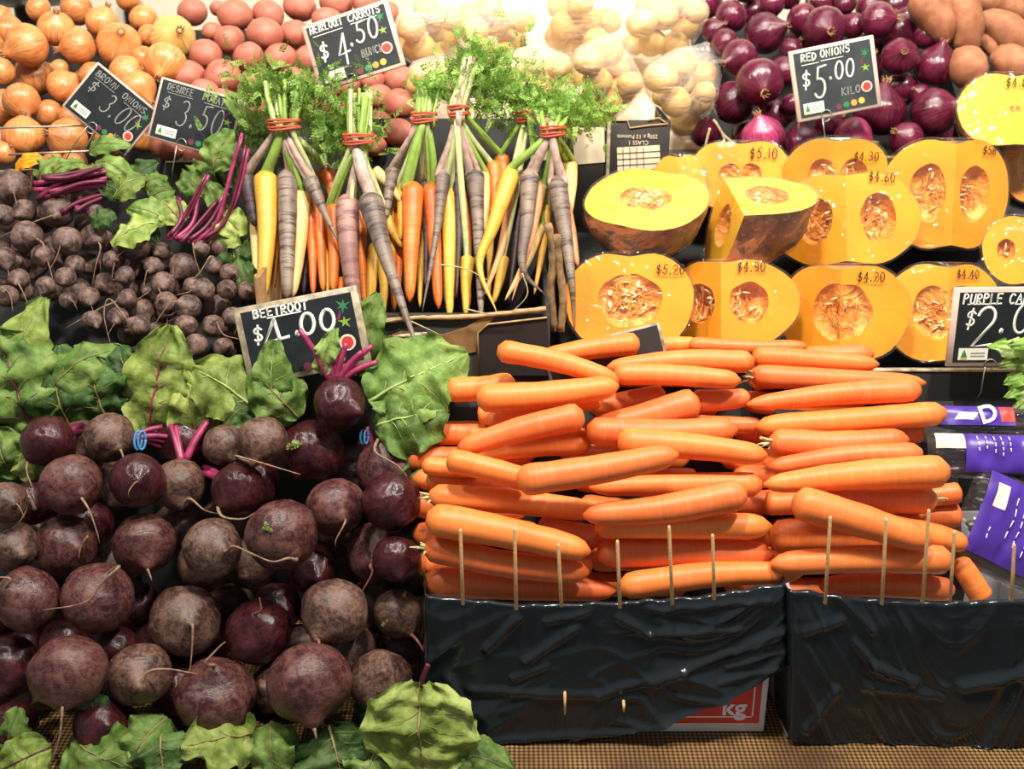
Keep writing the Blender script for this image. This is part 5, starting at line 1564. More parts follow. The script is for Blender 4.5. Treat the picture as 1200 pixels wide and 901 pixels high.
def fern(center, spread, n, size, seed):
    """feathery cut carrot greens: many thin leaflets on short twigs, joined"""
    rs = random.Random(seed)
    V, F = [], []
    for _ in range(n):
        c = center + Vector((rs.gauss(0, spread[0]), rs.gauss(0, spread[1]), rs.gauss(0, spread[2])))
        d = Vector((rs.gauss(0, 1), rs.gauss(-0.4, 0.7), rs.gauss(0.3, 1))).normalized()
        s = d.cross(Vector((rs.gauss(0, 1), rs.gauss(0, 1), rs.gauss(0, 1)))).normalized()
        up = d.cross(s)
        for k in range(7):
            q = c + d * size * (k * 0.28)
            for sg in (-1, 1) if k < 6 else (0,):
                dd = (d * 0.7 + s * sg + up * rs.uniform(-0.5, 0.5)).normalized()
                l = size * (0.62 - 0.05 * k)
                w = dd.cross(up).normalized() * l * 0.26
                i = len(V)
                V += [q, q + dd * l * 0.5 + w, q + dd * l, q + dd * l * 0.5 - w]
                F.append((i, i + 1, i + 2, i + 3))
        i = len(V)
        t = s * size * 0.025
        V += [c - t, c + t, c + d * size * 1.9]
        F.append((i, i + 1, i + 2))
    return V, F

HY0, HY1 = 1.285, 1.185     # heads further back, tips at the front rim
def heirloom(parent, pts, w, mat, layer, band, bandY, seed, stem='stem_green', nst=2, tail=0.12, tipY=None):
    v0, v1 = pts[0][1], pts[-1][1]
    q = []
    for u, v in pts:
        y = HY0 + (HY1 - HY0) * min(1.05, max(-0.1, (v - 200) / 160.0)) + layer * 0.024 - 0.004
        q.append(P(u, v, y))
    if tipY:
        q = [P(u, v, q[0].y + (tipY - q[0].y) * (v - v0) / (v1 - v0)) for u, v in pts]
    wm = px(w, pts[0][0], v0, q[0].y)
    n = 24
    sp = spline(q, n)
    rad = []
    for i in range(n):
        x = i / (n - 1)
        r = (1 - (1 - tail) * x ** (1.15 if tail > 0.25 else 0.85))
        if x < 0.07:
            r *= math.sqrt(max(0.25, 1 - ((0.07 - x) / 0.075) ** 2))
        if x > 0.9:
            r *= 1 - ((x - 0.9) / 0.1) ** 2 * 0.75
        rad.append(max(wm / 2 * r * (1 + 0.05 * nz((x * 8, seed, 2))), 0.0006))
    c = (sp[0] + sp[-1]) / 2
    M = axis_frame(sp[-1] - sp[0], c) @ Matrix(((0, 0, -1, 0), (0, 1, 0, 0), (1, 0, 0, 0), (0, 0, 0, 1)))
    Mi = M.inverted()
    o = mk('carrot', *tube([Mi @ s for s in sp], rad, 14), MAT[mat], parent, M)
    rs = random.Random(seed)
    if band:
        bp = P(band[0] + rs.uniform(-1, 1) * band[2] * 0.38, band[1], bandY + rs.uniform(-0.006, 0.006))
        for k in range(nst):
            h = sp[0] + Vector((rs.uniform(-0.3, 0.3) * wm, -0.1 * wm, 0))
            e = bp + Vector((rs.uniform(-.003, .003), 0, 0))
            m = h * 0.5 + e * 0.5 + Vector((rs.uniform(-.003, .003), -0.004, 0))
            ws = max(0.0016, wm * (0.26 if k == 0 else 0.17))
            mk('stem', *tube(spline([h + (sp[1] - sp[0]), h, m, e], 10), [ws * (1 - 0.35 * i / 9) for i in range(10)], 7), MAT[stem], o)
    return o
def bunch(label, band, bandY, carrots, top, nfern, seed, bandmat='band_red', tops='stem_green', spreadpx=(26, 18), two=True):
    """band=(u,v,halfwidth px)"""
    rs = random.Random(seed)
    bc = P(band[0], band[1], bandY)
    e = empty('carrot_bunch', bc, label=label, cat='carrot bunch', group='heirloom carrot bunches')
    for k, cdef in enumerate(carrots):
        pts, w, mat, layer = cdef[:4]
        kw = cdef[4] if len(cdef) > 4 else {}
        st = {'heirloom_purple': 'stem_mauve', 'heirloom_dark': 'stem_mauve', 'heirloom_pink': 'stem_mauve'}.get(mat, 'stem_pale' if k % 2 else 'stem_green')
        heirloom(e, pts, w, mat, layer, band, bandY, seed * 10 + k, kw.pop('stem', st), **kw)
    hw = px(band[2], band[0], band[1], bandY)
    # stalks above the band, cut off level
    for k in range(15):
        f = rs.uniform(-0.85, 0.85)
        g = rs.uniform(-0.7, 0.7)
        a = bc + Vector((f * hw, g * hw * 0.6, -0.012))
        tp = P(top[0] + f * top[2] + rs.uniform(-3, 3), top[1] + rs.uniform(-5, 8), bandY + 0.02 + g * 0.012)
        mk('cut_stalk', *tube(spline([a, bc + Vector((f * hw, g * hw * 0.6, 0.006)), (a + tp) / 2 + Vector((0, -0.002, 0.006)), tp], 8), [0.0024 * rs.uniform(0.7, 1.3)] * 8, 6), MAT[rs.choice([tops, tops, 'stem_pale'])], e)
    for dz in ((-0.0035, 0.004) if two else (0,)):
        for r2 in range(2):
            pts = []
            for i in range(25):
                a = 2 * math.pi * i / 24
                pts.append(bc + Vector((hw * 1.04 * math.cos(a), hw * 0.68 * math.sin(a), dz + 0.0022 * r2 + 0.0012 * math.sin(a * 2 + dz * 900 + r2))))
            mk('rubber_band', *tube(pts, 0.0013, 6), MAT[bandmat], e)
    if nfern:
        fc = P(top[0] + (top[3] if len(top) > 3 else 0), top[1] + (top[4] if len(top) > 4 else 10), bandY + 0.025)
        s = (px(spreadpx[0], *band[:2], bandY), 0.012, px(spreadpx[1], *band[:2], bandY))
        mk('feathery_tops', *fern(fc, s, int(nfern * 1.25), 0.0092, seed), MAT['carrot_top'], e, smooth=False, kind='stuff')
    return e
pu, dk, pk, yl, crm, og, pe = ('heirloom_purple', 'heirloom_dark', 'heirloom_pink', 'heirloom_yellow', 'heirloom_cream', 'heirloom_orange', 'heirloom_peach')
bunch('heirloom carrot bunch with a broad yellow carrot, next to the beet stalks', (333,146,18), 1.275, [
  ([(311,202),(313,270),(307,352)],29,yl,0,dict(tail=.45)), ([(337,200),(337,280),(336,350)],25,pu,0,dict(tail=.5)), ([(353,222),(350,290),(343,348)],23,crm,.5,dict(tail=.4)),
  ([(362,208),(376,240),(396,282)],22,pu,-.2,dict(tail=.1)), ([(287,205),(294,235),(299,265)],23,dk,.6,dict(tail=.4)), ([(372,225),(376,290),(379,342)],17,og,1.2,dict(tail=.4)),
  ([(364,250),(366,300),(367,345)],14,og,1.0,dict(tail=.4)), ([(380,198),(388,215),(394,245)],22,og,1.4,dict(tail=.5)), ([(322,215),(322,270),(318,345)],18,og,1.5,dict(tail=.4)), ([(298,230),(300,280),(302,340)],18,crm,1.4,dict(tail=.4)), ([(357,240),(358,290),(356,345)],16,dk,1.6,dict(tail=.3))], (330,98,30,6,8), 260, 1, spreadpx=(30,16))
bunch('heirloom carrot bunch with one huge grey-purple carrot hanging over the rim', (420,163,17), 1.272, [
  ([(407,230),(409,300),(421,385)],29,pk,0,dict(tail=.4)), ([(432,228),(455,310),(493,418)],33,pu,-.6,dict(tail=.06,nst=3,tipY=1.108)), ([(437,200),(455,215),(472,238)],18,crm,.6,dict(tail=.3)),
  ([(441,285),(436,330),(432,372)],19,yl,1.0,dict(tail=.3)), ([(448,300),(450,340),(449,372)],14,yl,.8,dict(tail=.3)), ([(452,255),(460,270),(471,290)],16,yl,.9,dict(tail=.3)),
  ([(390,240),(392,290),(391,342)],18,og,.8,dict(tail=.5)), ([(403,325),(400,340),(398,350)],12,og,1,dict(tail=.5)), ([(420,240),(424,300),(428,360)],18,og,1.5,dict(tail=.3)), ([(455,270),(460,310),(462,365)],18,og,1.6,dict(tail=.3)), ([(445,235),(450,290),(455,350)],16,pu,1.8,dict(tail=.2)), ([(380,260),(382,300),(384,350)],16,yl,1.6,dict(tail=.3))], (421,108,20,-26,40), 300, 2, spreadpx=(26,24))
bunch('heirloom carrot bunch with a thick bright orange carrot', (497,138,14), 1.285, [
  ([(484,215),(482,280),(480,354)],27,og,0,dict(tail=.4)), ([(477,200),(472,240),(469,282)],19,yl,.8,dict(tail=.3)), ([(461,197),(456,225),(452,258)],19,pu,.5,dict(tail=.3)),
  ([(498,210),(500,270),(498,335)],15,dk,.7,dict(tail=.2)), ([(505,215),(510,290),(514,362)],22,og,.6,dict(tail=.4)), ([(455,240),(458,270),(462,300)],14,yl,1.4,dict(tail=.3)), ([(470,230),(468,290),(466,355)],16,og,1.7,dict(tail=.3)), ([(492,220),(493,290),(492,360)],18,yl,1.5,dict(tail=.25)), ([(515,235),(520,290),(522,355)],15,pu,1.5,dict(tail=.2))], (500,102,15,6,0), 60, 3, spreadpx=(14,8))
bunch('heirloom carrot bunch with pale pink stalks gathered high', (537,130,11), 1.28, [
  ([(520,200),(512,270),(495,365)],19,pu,-.2,dict(tail=.06)), ([(527,222),(527,300),(527,373)],21,yl,.4,dict(tail=.35)), ([(537,202),(538,270),(535,348)],17,dk,.2,dict(tail=.12)),
  ([(556,200),(560,260),(564,375)],25,pu,0,dict(tail=.25)), ([(566,202),(568,240),(567,275)],16,crm,.4,dict(tail=.5)), ([(579,190),(580,225),(577,262)],20,og,.8,dict(tail=.4)),
  ([(588,182),(590,215),(592,250)],18,og,1.1,dict(tail=.4)), ([(548,300),(546,335),(546,370)],18,yl,.7,dict(tail=.3)), ([(546,225),(548,290),(550,360)],16,og,1.5,dict(tail=.25)), ([(572,240),(574,290),(573,350)],16,yl,1.5,dict(tail=.2)), ([(533,230),(532,290),(533,350)],14,og,1.6,dict(tail=.2))], (552,70,14,10,20), 320, 4, spreadpx=(24,22), tops='stem_mauve')
bunch('heirloom carrot bunch standing behind the others with dense feathery greens', (616,137,11), 1.31, [
  ([(572,200),(568,240),(560,300)],16,yl,1.6,dict(tail=.3)), ([(600,230),(588,290),(568,345)],17,pe,1.0,dict(tail=.2)), ([(632,262),(615,310),(592,352)],20,crm,1.0,dict(tail=.15)),
  ([(590,300),(585,330),(578,356)],16,yl,1.3,dict(tail=.3))], (618,100,16,-10,18), 220, 5, spreadpx=(26,14))
bunch('heirloom carrot bunch at the crate corner with long thin root tips', (648,154,14), 1.27, [
  ([(601,198),(578,265),(562,312),(583,368)],24,yl,-.3,dict(tail=.05,stem='stem_green')), ([(621,200),(617,260),(613,315),(640,347)],25,pu,-.4,dict(tail=.04,nst=3)),
  ([(633,215),(622,280),(600,352)],18,pe,.2,dict(tail=.06)), ([(652,208),(662,270),(670,330),(673,385)],27,pu,-.5,dict(tail=.03,nst=3)), ([(667,190),(668,220),(664,262)],20,crm,.7,dict(tail=.5)),
  ([(660,235),(670,275),(677,312)],17,pe,.4,dict(tail=.3)), ([(610,230),(604,290),(596,355)],16,dk,1.5,dict(tail=.15)), ([(640,240),(636,290),(626,345)],16,yl,1.3,dict(tail=.2)), ([(655,250),(652,300),(645,345)],14,og,1.4,dict(tail=.2))], (652,128,26,14,2), 190, 6, spreadpx=(28,14))
# loose thin rootlets and cut ends in front
for k, ln in enumerate([[(430,355),(445,376),(470,374),(508,370)],[(480,376),(500,385),(515,392)],[(515,310),(545,315),(575,330)],[(545,362),(575,368),(605,366)],[(612,320),(618,345),(600,366)]]):
    pts = [P(u, v, 1.148 - 0.002 * k) for u, v in ln]
    c = pts[0]
    mk('root_strand', *tube(spline([q - c for q in pts], 14), [0.0011 * (1 - 0.7 * i / 13) for i in range(14)], 5), MAT['root_pale'], None, Matrix.Translation(c), label='thin pale root strand lying over the torn crate rim', cat='root', group='loose root strands')
# two dry stalks hanging beside the crate
for k, ln in enumerate([[(642,262),(648,300),(645,340),(650,388)],[(652,275),(655,310),(660,350),(657,388)]]):
    pts = [P(u, v, 1.17) for u, v in ln]
    c = pts[0]
    mk('dry_stalk', *tube(spline([q - c for q in pts], 16), [0.0045 * (1 + 0.4 * nz((i * 0.7, k, 0))) for i in range(16)], 7), MAT['dry_stalk'], None, Matrix.Translation(c), label='dry brown stalk hanging between the carrot crate and the pumpkins', cat='stalk', group='dry stalks')
# greens at the far side: separate cut tops lying behind
tp = empty('greens_clump', P(290, 115, 1.33), label='clump of cut pale stalks and greens at the end of the bunches', cat='greens')
rs = random.Random(5)
for k in range(16):
    a = P(290 + rs.uniform(-6, 6), 150, 1.325); b = P(276 + rs.uniform(-14, 12), 112 + rs.uniform(-4, 6), 1.335)
    mk('cut_stalk', *tube([a, (a + b) / 2, b], [0.0018, 0.002, 0.0022], 6), MAT[rs.choice(['stem_green', 'stem_pale'])], tp)
mk('feathery_tops', *fern(P(300, 140, 1.33), (0.016, 0.01, 0.02), 130, 0.008, 77), MAT['carrot_top'], tp, smooth=False, kind='stuff')
tp = empty('greens_clump', P(665, 120, 1.36), label='clump of brownish cut stalks rising behind the last bunch', cat='greens')
for k in range(12):
    a = P(655 + k * 1.2, 150, 1.345); b = P(656 + k * 2.4, 100 + rs.uniform(-3, 5), 1.36)
    mk('cut_stalk', *tube([a, (a + b) / 2, b], [0.0018, 0.002, 0.002], 6), MAT[rs.choice(['stem_mauve', 'stem_pale', 'dry_stalk'])], tp)
mk('feathery_tops', *fern(P(676, 138, 1.345), (0.016, 0.008, 0.014), 80, 0.0085, 78), MAT['carrot_top'], tp, smooth=False, kind='stuff')

# ------------------------------------------------------------------ cut pumpkins
def pumpkin(u, v, Y, Rpx, Hpx, span, label, rz=0.0, lean=22.0, basis=None, text=None, tpos=(0.62, 0.55), tface=0, tsize=0.13, cav=(0.30, 0.26, 0.45), skin='pumpkin_skin', flesh='pumpkin_flesh', wrap=True, seeds=14, seed=1, shear=0.0):
    c = P(u, v, Y)
    R, H = px(Rpx, u, v, Y), px(Hpx, u, v, Y)
    if basis:
        a, m = Vector(basis[0]).normalized(), Vector(basis[1])
        m = (m - a * m.dot(a)).normalized()
    else:
        rot = Matrix.Rotation(math.radians(-lean), 3, 'X') @ Matrix.Rotation(math.radians(rz), 3, 'Z')
        a, m = rot @ Vector((0, 0, 1)), rot @ Vector((0, 1, 0))
    x = m.cross(a)
    M = frame(x, m, a, c)                      # local: z stem axis, +y middle of the skin
    rs = random.Random(seed)
    half = math.radians(span) / 2
    nO = 30
    def prof(k, th):
        ph = -math.pi / 2 + math.pi * k / nO
        r = math.cos(ph) ** 0.8 if k not in (0, nO) else 0.0
        z = math.sin(ph)
        dip = (0.06 if basis else 0.16) * math.exp(-(r / 0.3) ** 2)
        z = z - dip if z > 0 else z + dip * 0.7
        rib = 1 + 0.03 * math.cos(th * 9 + seed) * (r ** 1.5)
        wob = 1 + 0.04 * noise.noise(Vector((math.cos(ph) * 2, z * 2, seed)))
        return (r * R * rib * wob, z * H * wob)
    nT = max(8, int(span / 7))
    ths = [math.pi / 2 - half + 2 * half * i / nT for i in range(nT + 1)]
    pt = lambda r, z, th: Vector((r * math.cos(th), r * math.sin(th), z))
    # skin
    V, F = [], []
    for th in ths:
        for k in range(nO + 1):
            V.append(pt(*prof(k, th), th))
    for i in range(nT):
        for k in range(nO):
            q = i * (nO + 1) + k
            F.append((q, q + nO + 1, q + nO + 2, q + 1))
    skinV = V
    e = empty('cut_pumpkin', M, label=label, cat='pumpkin', group='cut pumpkin pieces')
    mk('skin', V, F, MAT[skin], e, M)
    # cut faces and hollow
    rc_, ra_, za_ = cav[0] * R, cav[1] * R, cav[2] * H
    nA = 40
    fv, ff, fmat = [], [], []
    cavloops = []
    for side, th in ((0, ths[0]), (1, ths[-1])):
        op = [prof(k, th) for k in range(nO + 1)]
        loop = op + [(0.0, op[-1][1] + (op[0][1] - op[-1][1]) * t / 6) for t in range(1, 6)]
        lp = np.array(loop)
        ring_i, ring_o = [], []
        als = [2 * math.pi * j / (nA - 2) for j in range(nA - 2)] + [math.atan2(op[0][1], -rc_) % (2 * math.pi), math.atan2(op[-1][1], -rc_) % (2 * math.pi)]
        for al in sorted(als):
            d = np.array((math.cos(al), math.sin(al)))
            best = None
            o = np.array((rc_, 0.0))
            for q in range(len(lp)):
                p0, p1 = lp[q], lp[(q + 1) % len(lp)]
                ed = p1 - p0
                den = d[0] * ed[1] - d[1] * ed[0]
                if abs(den) < 1e-12: continue
                w = p0 - o
                t = (w[0] * ed[1] - w[1] * ed[0]) / den
                s = (w[0] * d[1] - w[1] * d[0]) / den
                if t > 0 and -1e-6 <= s <= 1 + 1e-6 and (best is None or t > best):
                    best = t
            wob = 1 + 0.1 * noise.noise(Vector((math.cos(al) * 1.5, math.sin(al) * 1.5, seed + side)))
            ie = np.array((max(0.0004, rc_ + ra_ * math.cos(al) * wob), za_ * math.sin(al) * wob))
            oe = o + d * (best or ra_)
            ring_i.append(ie); ring_o.append(oe)
        base = len(fv)
        for t in (0, .33, .66, 1):
            for j in range(nA):
                q = ring_i[j] * (1 - t) + ring_o[j] * t
                fv.append(pt(q[0], q[1], th))
        for t in range(3):
            for j in range(nA):
                p_, q_ = base + t * nA + j, base + t * nA + (j + 1) % nA
                f = (p_, q_, q_ + nA, p_ + nA)
                ff.append(f if side == 0 else f[::-1])
        cavloops.append(ring_i)
    mk('flesh', fv, ff, MAT[flesh], e, M, smooth=False)
    # hollow: from each cut face inwards, as a bowl in that half
    V, F = [], []
    for side, th in ((0, ths[0]), (1, ths[-1])):
        base = len(V)
        sg = 1 if side == 0 else -1
        dep = min(half * 0.85, 0.5)
        n = 7
        for t in range(n + 1):
            f = t / n
            sc = math.cos(f * math.pi / 2 * 0.96)
            for j in range(nA):
                q = cavloops[side][j]
                r_ = rc_ * 0.9 + (q[0] - rc_ * 0.9) * sc; z_ = q[1] * sc
                ang = th + sg * dep * math.sin(f * math.pi / 2)
                w = pt(max(r_, 0.0003), z_, ang)
                V.append(w + Vector((1, 1, 1)) * 0.0016 * noise.noise(w * 160) * (1 if t else 0))
        for t in range(n):
            for j in range(nA):
                p_, q_ = base + t * nA + j, base + t * nA + (j + 1) % nA
                F.append((p_, p_ + nA, q_ + nA, q_))
        F.append(tuple(base + n * nA + j for j in range(nA)))
    pl = mk('hollow', V, F, MAT['pumpkin_pulp'], e, M)
    # seeds and strings in the hollow
    if seeds:
        parts, strings = [], []
        for k in range(seeds):
            side = k % 2
            th = ths[0] if side == 0 else ths[-1]
            sg = 1 if side == 0 else -1
            al = rs.uniform(0, 6.28); q = rs.uniform(0.2, 0.75)
            r_ = rc_ + ra_ * q * math.cos(al); z_ = za_ * q * math.sin(al)
            ang = th + sg * min(half * 0.8, 0.9) * (1 - q) * rs.uniform(0.3, 0.9) + sg * 0.08
            w = pt(max(r_, 0.004), z_, ang)
            d = Vector((rs.gauss(0, 1), rs.gauss(0, 1), rs.gauss(0, 1))).normalized()
            Ms = axis_frame(d, w)
            sv = [Ms @ Vector((g.x * 0.0028, g.y * 0.0012, g.z * 0.0055)) for g in SEED[0]]
            parts.append((sv, SEED[1]))
            w2 = pt(max(rc_ + ra_ * rs.uniform(-.8, .8), 0.003), za_ * rs.uniform(-.7, .7), ang)
            strings.append(tube(spline([w, (w + w2) / 2 + d * 0.004, w2], 6), 0.0007, 4))
        mk('seeds', *cat(parts), MAT['seed'], pl, M, kind='stuff')
        mk('pulp_strings', *cat(strings), MAT['pumpkin_pulp'], pl, M, kind='stuff')
    # cling film pulled tight over everything
    if wrap:
        hv, hf = hull([q * 1.012 for q in skinV])
        bm = bmesh.new()
        vs = [bm.verts.new(q) for q in hv]
        for f in hf: bm.faces.new([vs[i] for i in f])
        bmesh.ops.remove_doubles(bm, verts=bm.verts[:], dist=0.002)
        bmesh.ops.recalc_face_normals(bm, faces=bm.faces[:])
        bm.normal_update()
        bm.verts.index_update()
        mk('cling_film', [q.co + q.normal * 0.0022 for q in bm.verts], [tuple(w.index for w in f.verts) for f in bm.faces], MAT['cling_film'], e, M, smooth=False)
        bm.free()
    if text:
        th = ths[0] if tface == 0 else ths[-1]
        rad = Vector((math.cos(th), math.sin(th), 0))
        nrm = Vector((math.sin(th), -math.cos(th), 0)) if tface == 0 else Vector((-math.sin(th), math.cos(th), 0))
        ex = rad if tface == 0 else -rad
        o = rad * tpos[0] * R + Vector((0, 0, tpos[1] * H)) + nrm * 0.0036
        Mt = M @ frame(ex, Vector((0, 0, 1)), nrm, o)
        h = tsize * R
        h *= 0.82
        tw = write(text, 0, 0, h, h * 0.5, h * 0.1, gap=0.34, rn=random.Random(seed))
        xs = [q[0] for vv, _ in tw for q in vv]
        off = (max(xs) + min(xs)) / 2
        tw = [([(q[0] - off, q[1], q[2]) for q in vv], f) for vv, f in tw]
        mk('price_writing', *cat(tw), MAT['ink'], e, Mt)
    return e
SEED = sphere_dirs(8, 6)
pumpkin(738,352,1.185,76,60,176,'pumpkin half marked 5.20 with a dipped top, behind the tilted dark card', rz=-4, text='$5.20', tpos=(.62,.50), tface=0, tsize=.18, cav=(.06,.44,.5), seeds=34, seed=2)
pumpkin(845,354,1.19,92,54,126,'pumpkin wedge marked 4.90 with a bright shine on its film', rz=-24, text='$4.90', tpos=(.38,.66), tface=0, tsize=.15, cav=(.36,.26,.45), seeds=22, seed=3)
pumpkin(985,366,1.185,86,60,128,'pumpkin wedge marked 4.20 with an empty smooth hollow', rz=-20, text='$4.20', tpos=(.40,.60), tface=0, tsize=.16, cav=(.08,.36,.55), seeds=4, seed=4, lean=16)
pumpkin(1112,366,1.225,74,62,160,'pumpkin piece marked 4.40 behind the purple carrot sign', rz=6, text='$4.40', tpos=(.32,.64), tface=0, tsize=.17, cav=(.24,.34,.5), seeds=26, seed=5)
pumpkin(992,254,1.285,94,58,136,'pumpkin wedge marked 4.60 with two hollows either side of a ridge', rz=-16, text='$4.60', tpos=(.45,.72), tface=0, tsize=.14, cav=(.42,.24,.5), seeds=26, seed=6, lean=24)
pumpkin(1118,226,1.345,82,68,150,'large pumpkin piece marked 5.80 below the red onions', rz=4, text='$58', tpos=(.55,.66), tface=0, tsize=.15, cav=(.36,.26,.5), seeds=20, seed=7, lean=14)
pumpkin(868,204,1.37,62,42,170,'pumpkin piece marked 5.10 in the back row beside the black carton', rz=-5, text='$5.10', tpos=(.42,.42), tface=0, tsize=.24, cav=(.2,.2,.3), seeds=0, seed=8, lean=20)
pumpkin(982,204,1.362,62,44,170,'green-topped pumpkin piece marked 4.30 hidden behind another wedge', rz=0, text='$4.30', tpos=(.5,.35), tface=0, tsize=.2, cav=(.3,.26,.4), seeds=6, seed=9, skin='pumpkin_skin_green', lean=5)
pumpkin(1190,128,1.40,66,46,178,'pale flat-faced pumpkin half at the end of the back row', rz=0, text='$4.80', tpos=(.06,.55), tface=0, tsize=.2, cav=(.05,.05,.1), seeds=0, seed=10, flesh='pumpkin_flesh_pale', lean=24)
pumpkin(1206,292,1.26,50,44,170,'pumpkin piece with one smooth orange cut, above the purple carrot sign', rz=-8, cav=(.5,.2,.3), seeds=6, seed=11)
pumpkin(1222,196,1.44,46,44,170,'pumpkin piece with seedy hollow behind the large 5.80 piece', rz=0, cav=(.25,.4,.6), seeds=16, seed=12)
pumpkin(757,232,1.275,70,76,180,'dark-skinned pumpkin half lying cut face up, film shining white', basis=((0.45,0.86,0.24),(0.02,0.25,-0.97)), cav=(.08,.36,.36), seeds=24, seed=13, flesh='pumpkin_flesh_pale')
pumpkin(860,230,1.262,98,56,104,'dark-skinned pumpkin wedge with striped rind turned outwards', basis=((0.06,-0.98,-0.2),(0.62,0.15,-0.76)), cav=(.40,.26,.45), seeds=10, seed=14, flesh='pumpkin_flesh_pale')
pumpkin(795,222,1.37,34,44,170,'small orange pumpkin piece peeping out behind the cut half', rz=-20, cav=(.05,.05,.1), seeds=0, seed=15)

# pumpkin crate front
pc = empty('pumpkin_crate', P(950, 440, 1.15), label='low black crate with a pale top edge holding the pumpkin pieces', cat='crate')
a, b = P(668, 433, 1.139), P(1330, 433, 1.139)
mk('front_panel', *bevel_box(a.x, b.x, 1.139, 1.145, BENCH_Z + 0.001, a.z - 0.003, 0.001, 1), MAT['dark_board'], pc)
mk('top_edge', *bevel_box(a.x, b.x, 1.138, 1.1455, a.z - 0.003, a.z, 0.0008, 1), MAT['sign_edge_old'], pc)
mk('inner_shelf', *bevel_box(a.x, b.x, 1.1455, 1.265, a.z - 0.045, a.z - 0.035, 0.001, 1), MAT['dark_board'], pc)

# ------------------------------------------------------------------ black punnet carton with labels
kx = empty('punnet_carton', P(720, 215, 1.40), label='black punnet carton with a cream label and an upside-down printed grid', cat='carton')
a, b = P(655, 141, 1.40), P(713, 141, 1.40)
c2, d2 = P(714, 139, 1.40), P(786, 139, 1.40)
zt = P(700, 141, 1.40).z
zb = P(700, 265, 1.40).z
mk('end_panel', *bevel_box(a.x, b.x, 1.40, 1.405, zb, zt, 0.001, 1), MAT['carton_black'], kx)
mk('front_panel', *bevel_box(b.x + .001, d2.x, 1.398, 1.404, zb, zt, 0.001, 1), MAT['carton_black'], kx)
mk('side_panel', *bevel_box(d2.x - .005, d2.x, 1.404, 1.52, zb, zt, 0.001, 1), MAT['carton_black'], kx)
mk('side_panel', *bevel_box(a.x, a.x + .005, 1.405, 1.52, zb, zt, 0.001, 1), MAT['carton_black'], kx)
mk('corner_tape', *bevel_box(b.x - .0015, b.x + .003, 1.3965, 1.398, zb, zt, 0.0005, 1), MAT['sign_edge_old'], kx)
for ln in ([(655,142),(712,141)], [(716,141),(735,141),(738,150),(760,147),(783,145)], [(760,141),(772,138),(782,145)]):
    mk('torn_edge', *tube([P(u, v, 1.397) for u, v in ln], 0.0011, 6), MAT['carton_edge'], kx)
def flat(pts4, Y, mat, parent, name='label_paper'):
    return sheet(pts4, Y, 0.0006, mat, name, parent)
flat([(671,150),(708,149),(709,190),(673,193)], 1.3985, 'label_cream', kx)
gp = flat([(723,173),(773,170),(774,200),(774,215),(724,215)], 1.3965, 'label_cream', kx, 'grid_label')
for k in range(4):
    mk('grid_line', *tube([P(723 + k * 8 + 7, 172.5, 1.396), P(724 + k * 8 + 7, 215, 1.396)], 0.0004, 4), MAT['carton_black'], gp)
for k in range(5):
    mk('grid_line', *tube([P(723, 180 + k * 7, 1.396), P(774, 177 + k * 7, 1.396)], 0.0004, 4), MAT['carton_black'], gp)
for txt, u, v, s in (('250g x 12 Punnets', 747, 160, 0.0068), ('CLASS 1', 748, 167, 0.0072)):
    q = P(u, v, 1.397)
    printed(txt, s, 'label_cream', frame(Vector((-1, 0, 0)), Vector((0, 0, -1)), Vector((0, -1, 0)), q), kx, 'carton_print')
# twine by the onion crate
for k, ln in enumerate([[(832,150),(828,165),(826,178)],[(836,140),(848,160),(846,176)],[(838,142),(850,160),(872,176)]]):
    pts = [P(u, v, 1.40) for u, v in ln]
    c = pts[0]
    mk('twine', *tube(spline([q - c for q in pts], 10), 0.0016, 6), MAT['twine'], None, Matrix.Translation(c), label='piece of pale twine hanging between the potato bag and red onions', cat='twine', group='twine ends')
# rim of the onion crate
rimc = empty('onion_crate', P(960, 190, 1.425), label='wooden rim of the crate below the red onions', cat='crate')
a, b = P(880, 186, 1.425), P(1120, 184, 1.425)
mk('front_rail', *bevel_box(a.x, b.x, 1.425, 1.433, a.z - 0.03, a.z, 0.001, 1), MAT['dark_board'], rimc)
mk('top_edge', *bevel_box(a.x, b.x, 1.423, 1.434, a.z, a.z + 0.0025, 0.0008, 1), MAT['cardboard'], rimc)
# dark flap box under the potatoes
bx = empty('flap_box', P(232, 200, 1.37), label='dark box with a notched flap below the potato sign', cat='box')
sheet([(194,190),(238,189),(243,196),(270,196),(272,250),(196,250)], 1.368, 0.005, 'carton_black', 'front_panel', bx)
mk('flap_edge', *tube([P(u, v, 1.367) for u, v in ((194,190),(238,189),(243,196),(270,196))], 0.0009, 6), MAT['carton_edge'], bx)
# wire rack in front of the brown onions
wr = empty('wire_rack', P(50, 190, 1.345), label='thin wire rack rails in front of the brown onions', cat='rack')
for ln in ([(-30,151),(98,147)], [(10,181),(105,177)], [(98,147),(112,153),(105,177)], [(-30,202),(40,199)], [(112,153),(100,174)]):
    mk('wire', *tube([P(u, v, 1.345) for u, v in ln], 0.0013, 7), MAT['wire'], wr)
leaf('squash_petal', P(50, 185, 1.335), P(16, 196, 1.335), 0.02, 'pumpkin_flesh', 'yellow petal-like scrap lying on the wire rack', None, seed=90, vein='print_yellow', catg='scrap', bend=0.2)
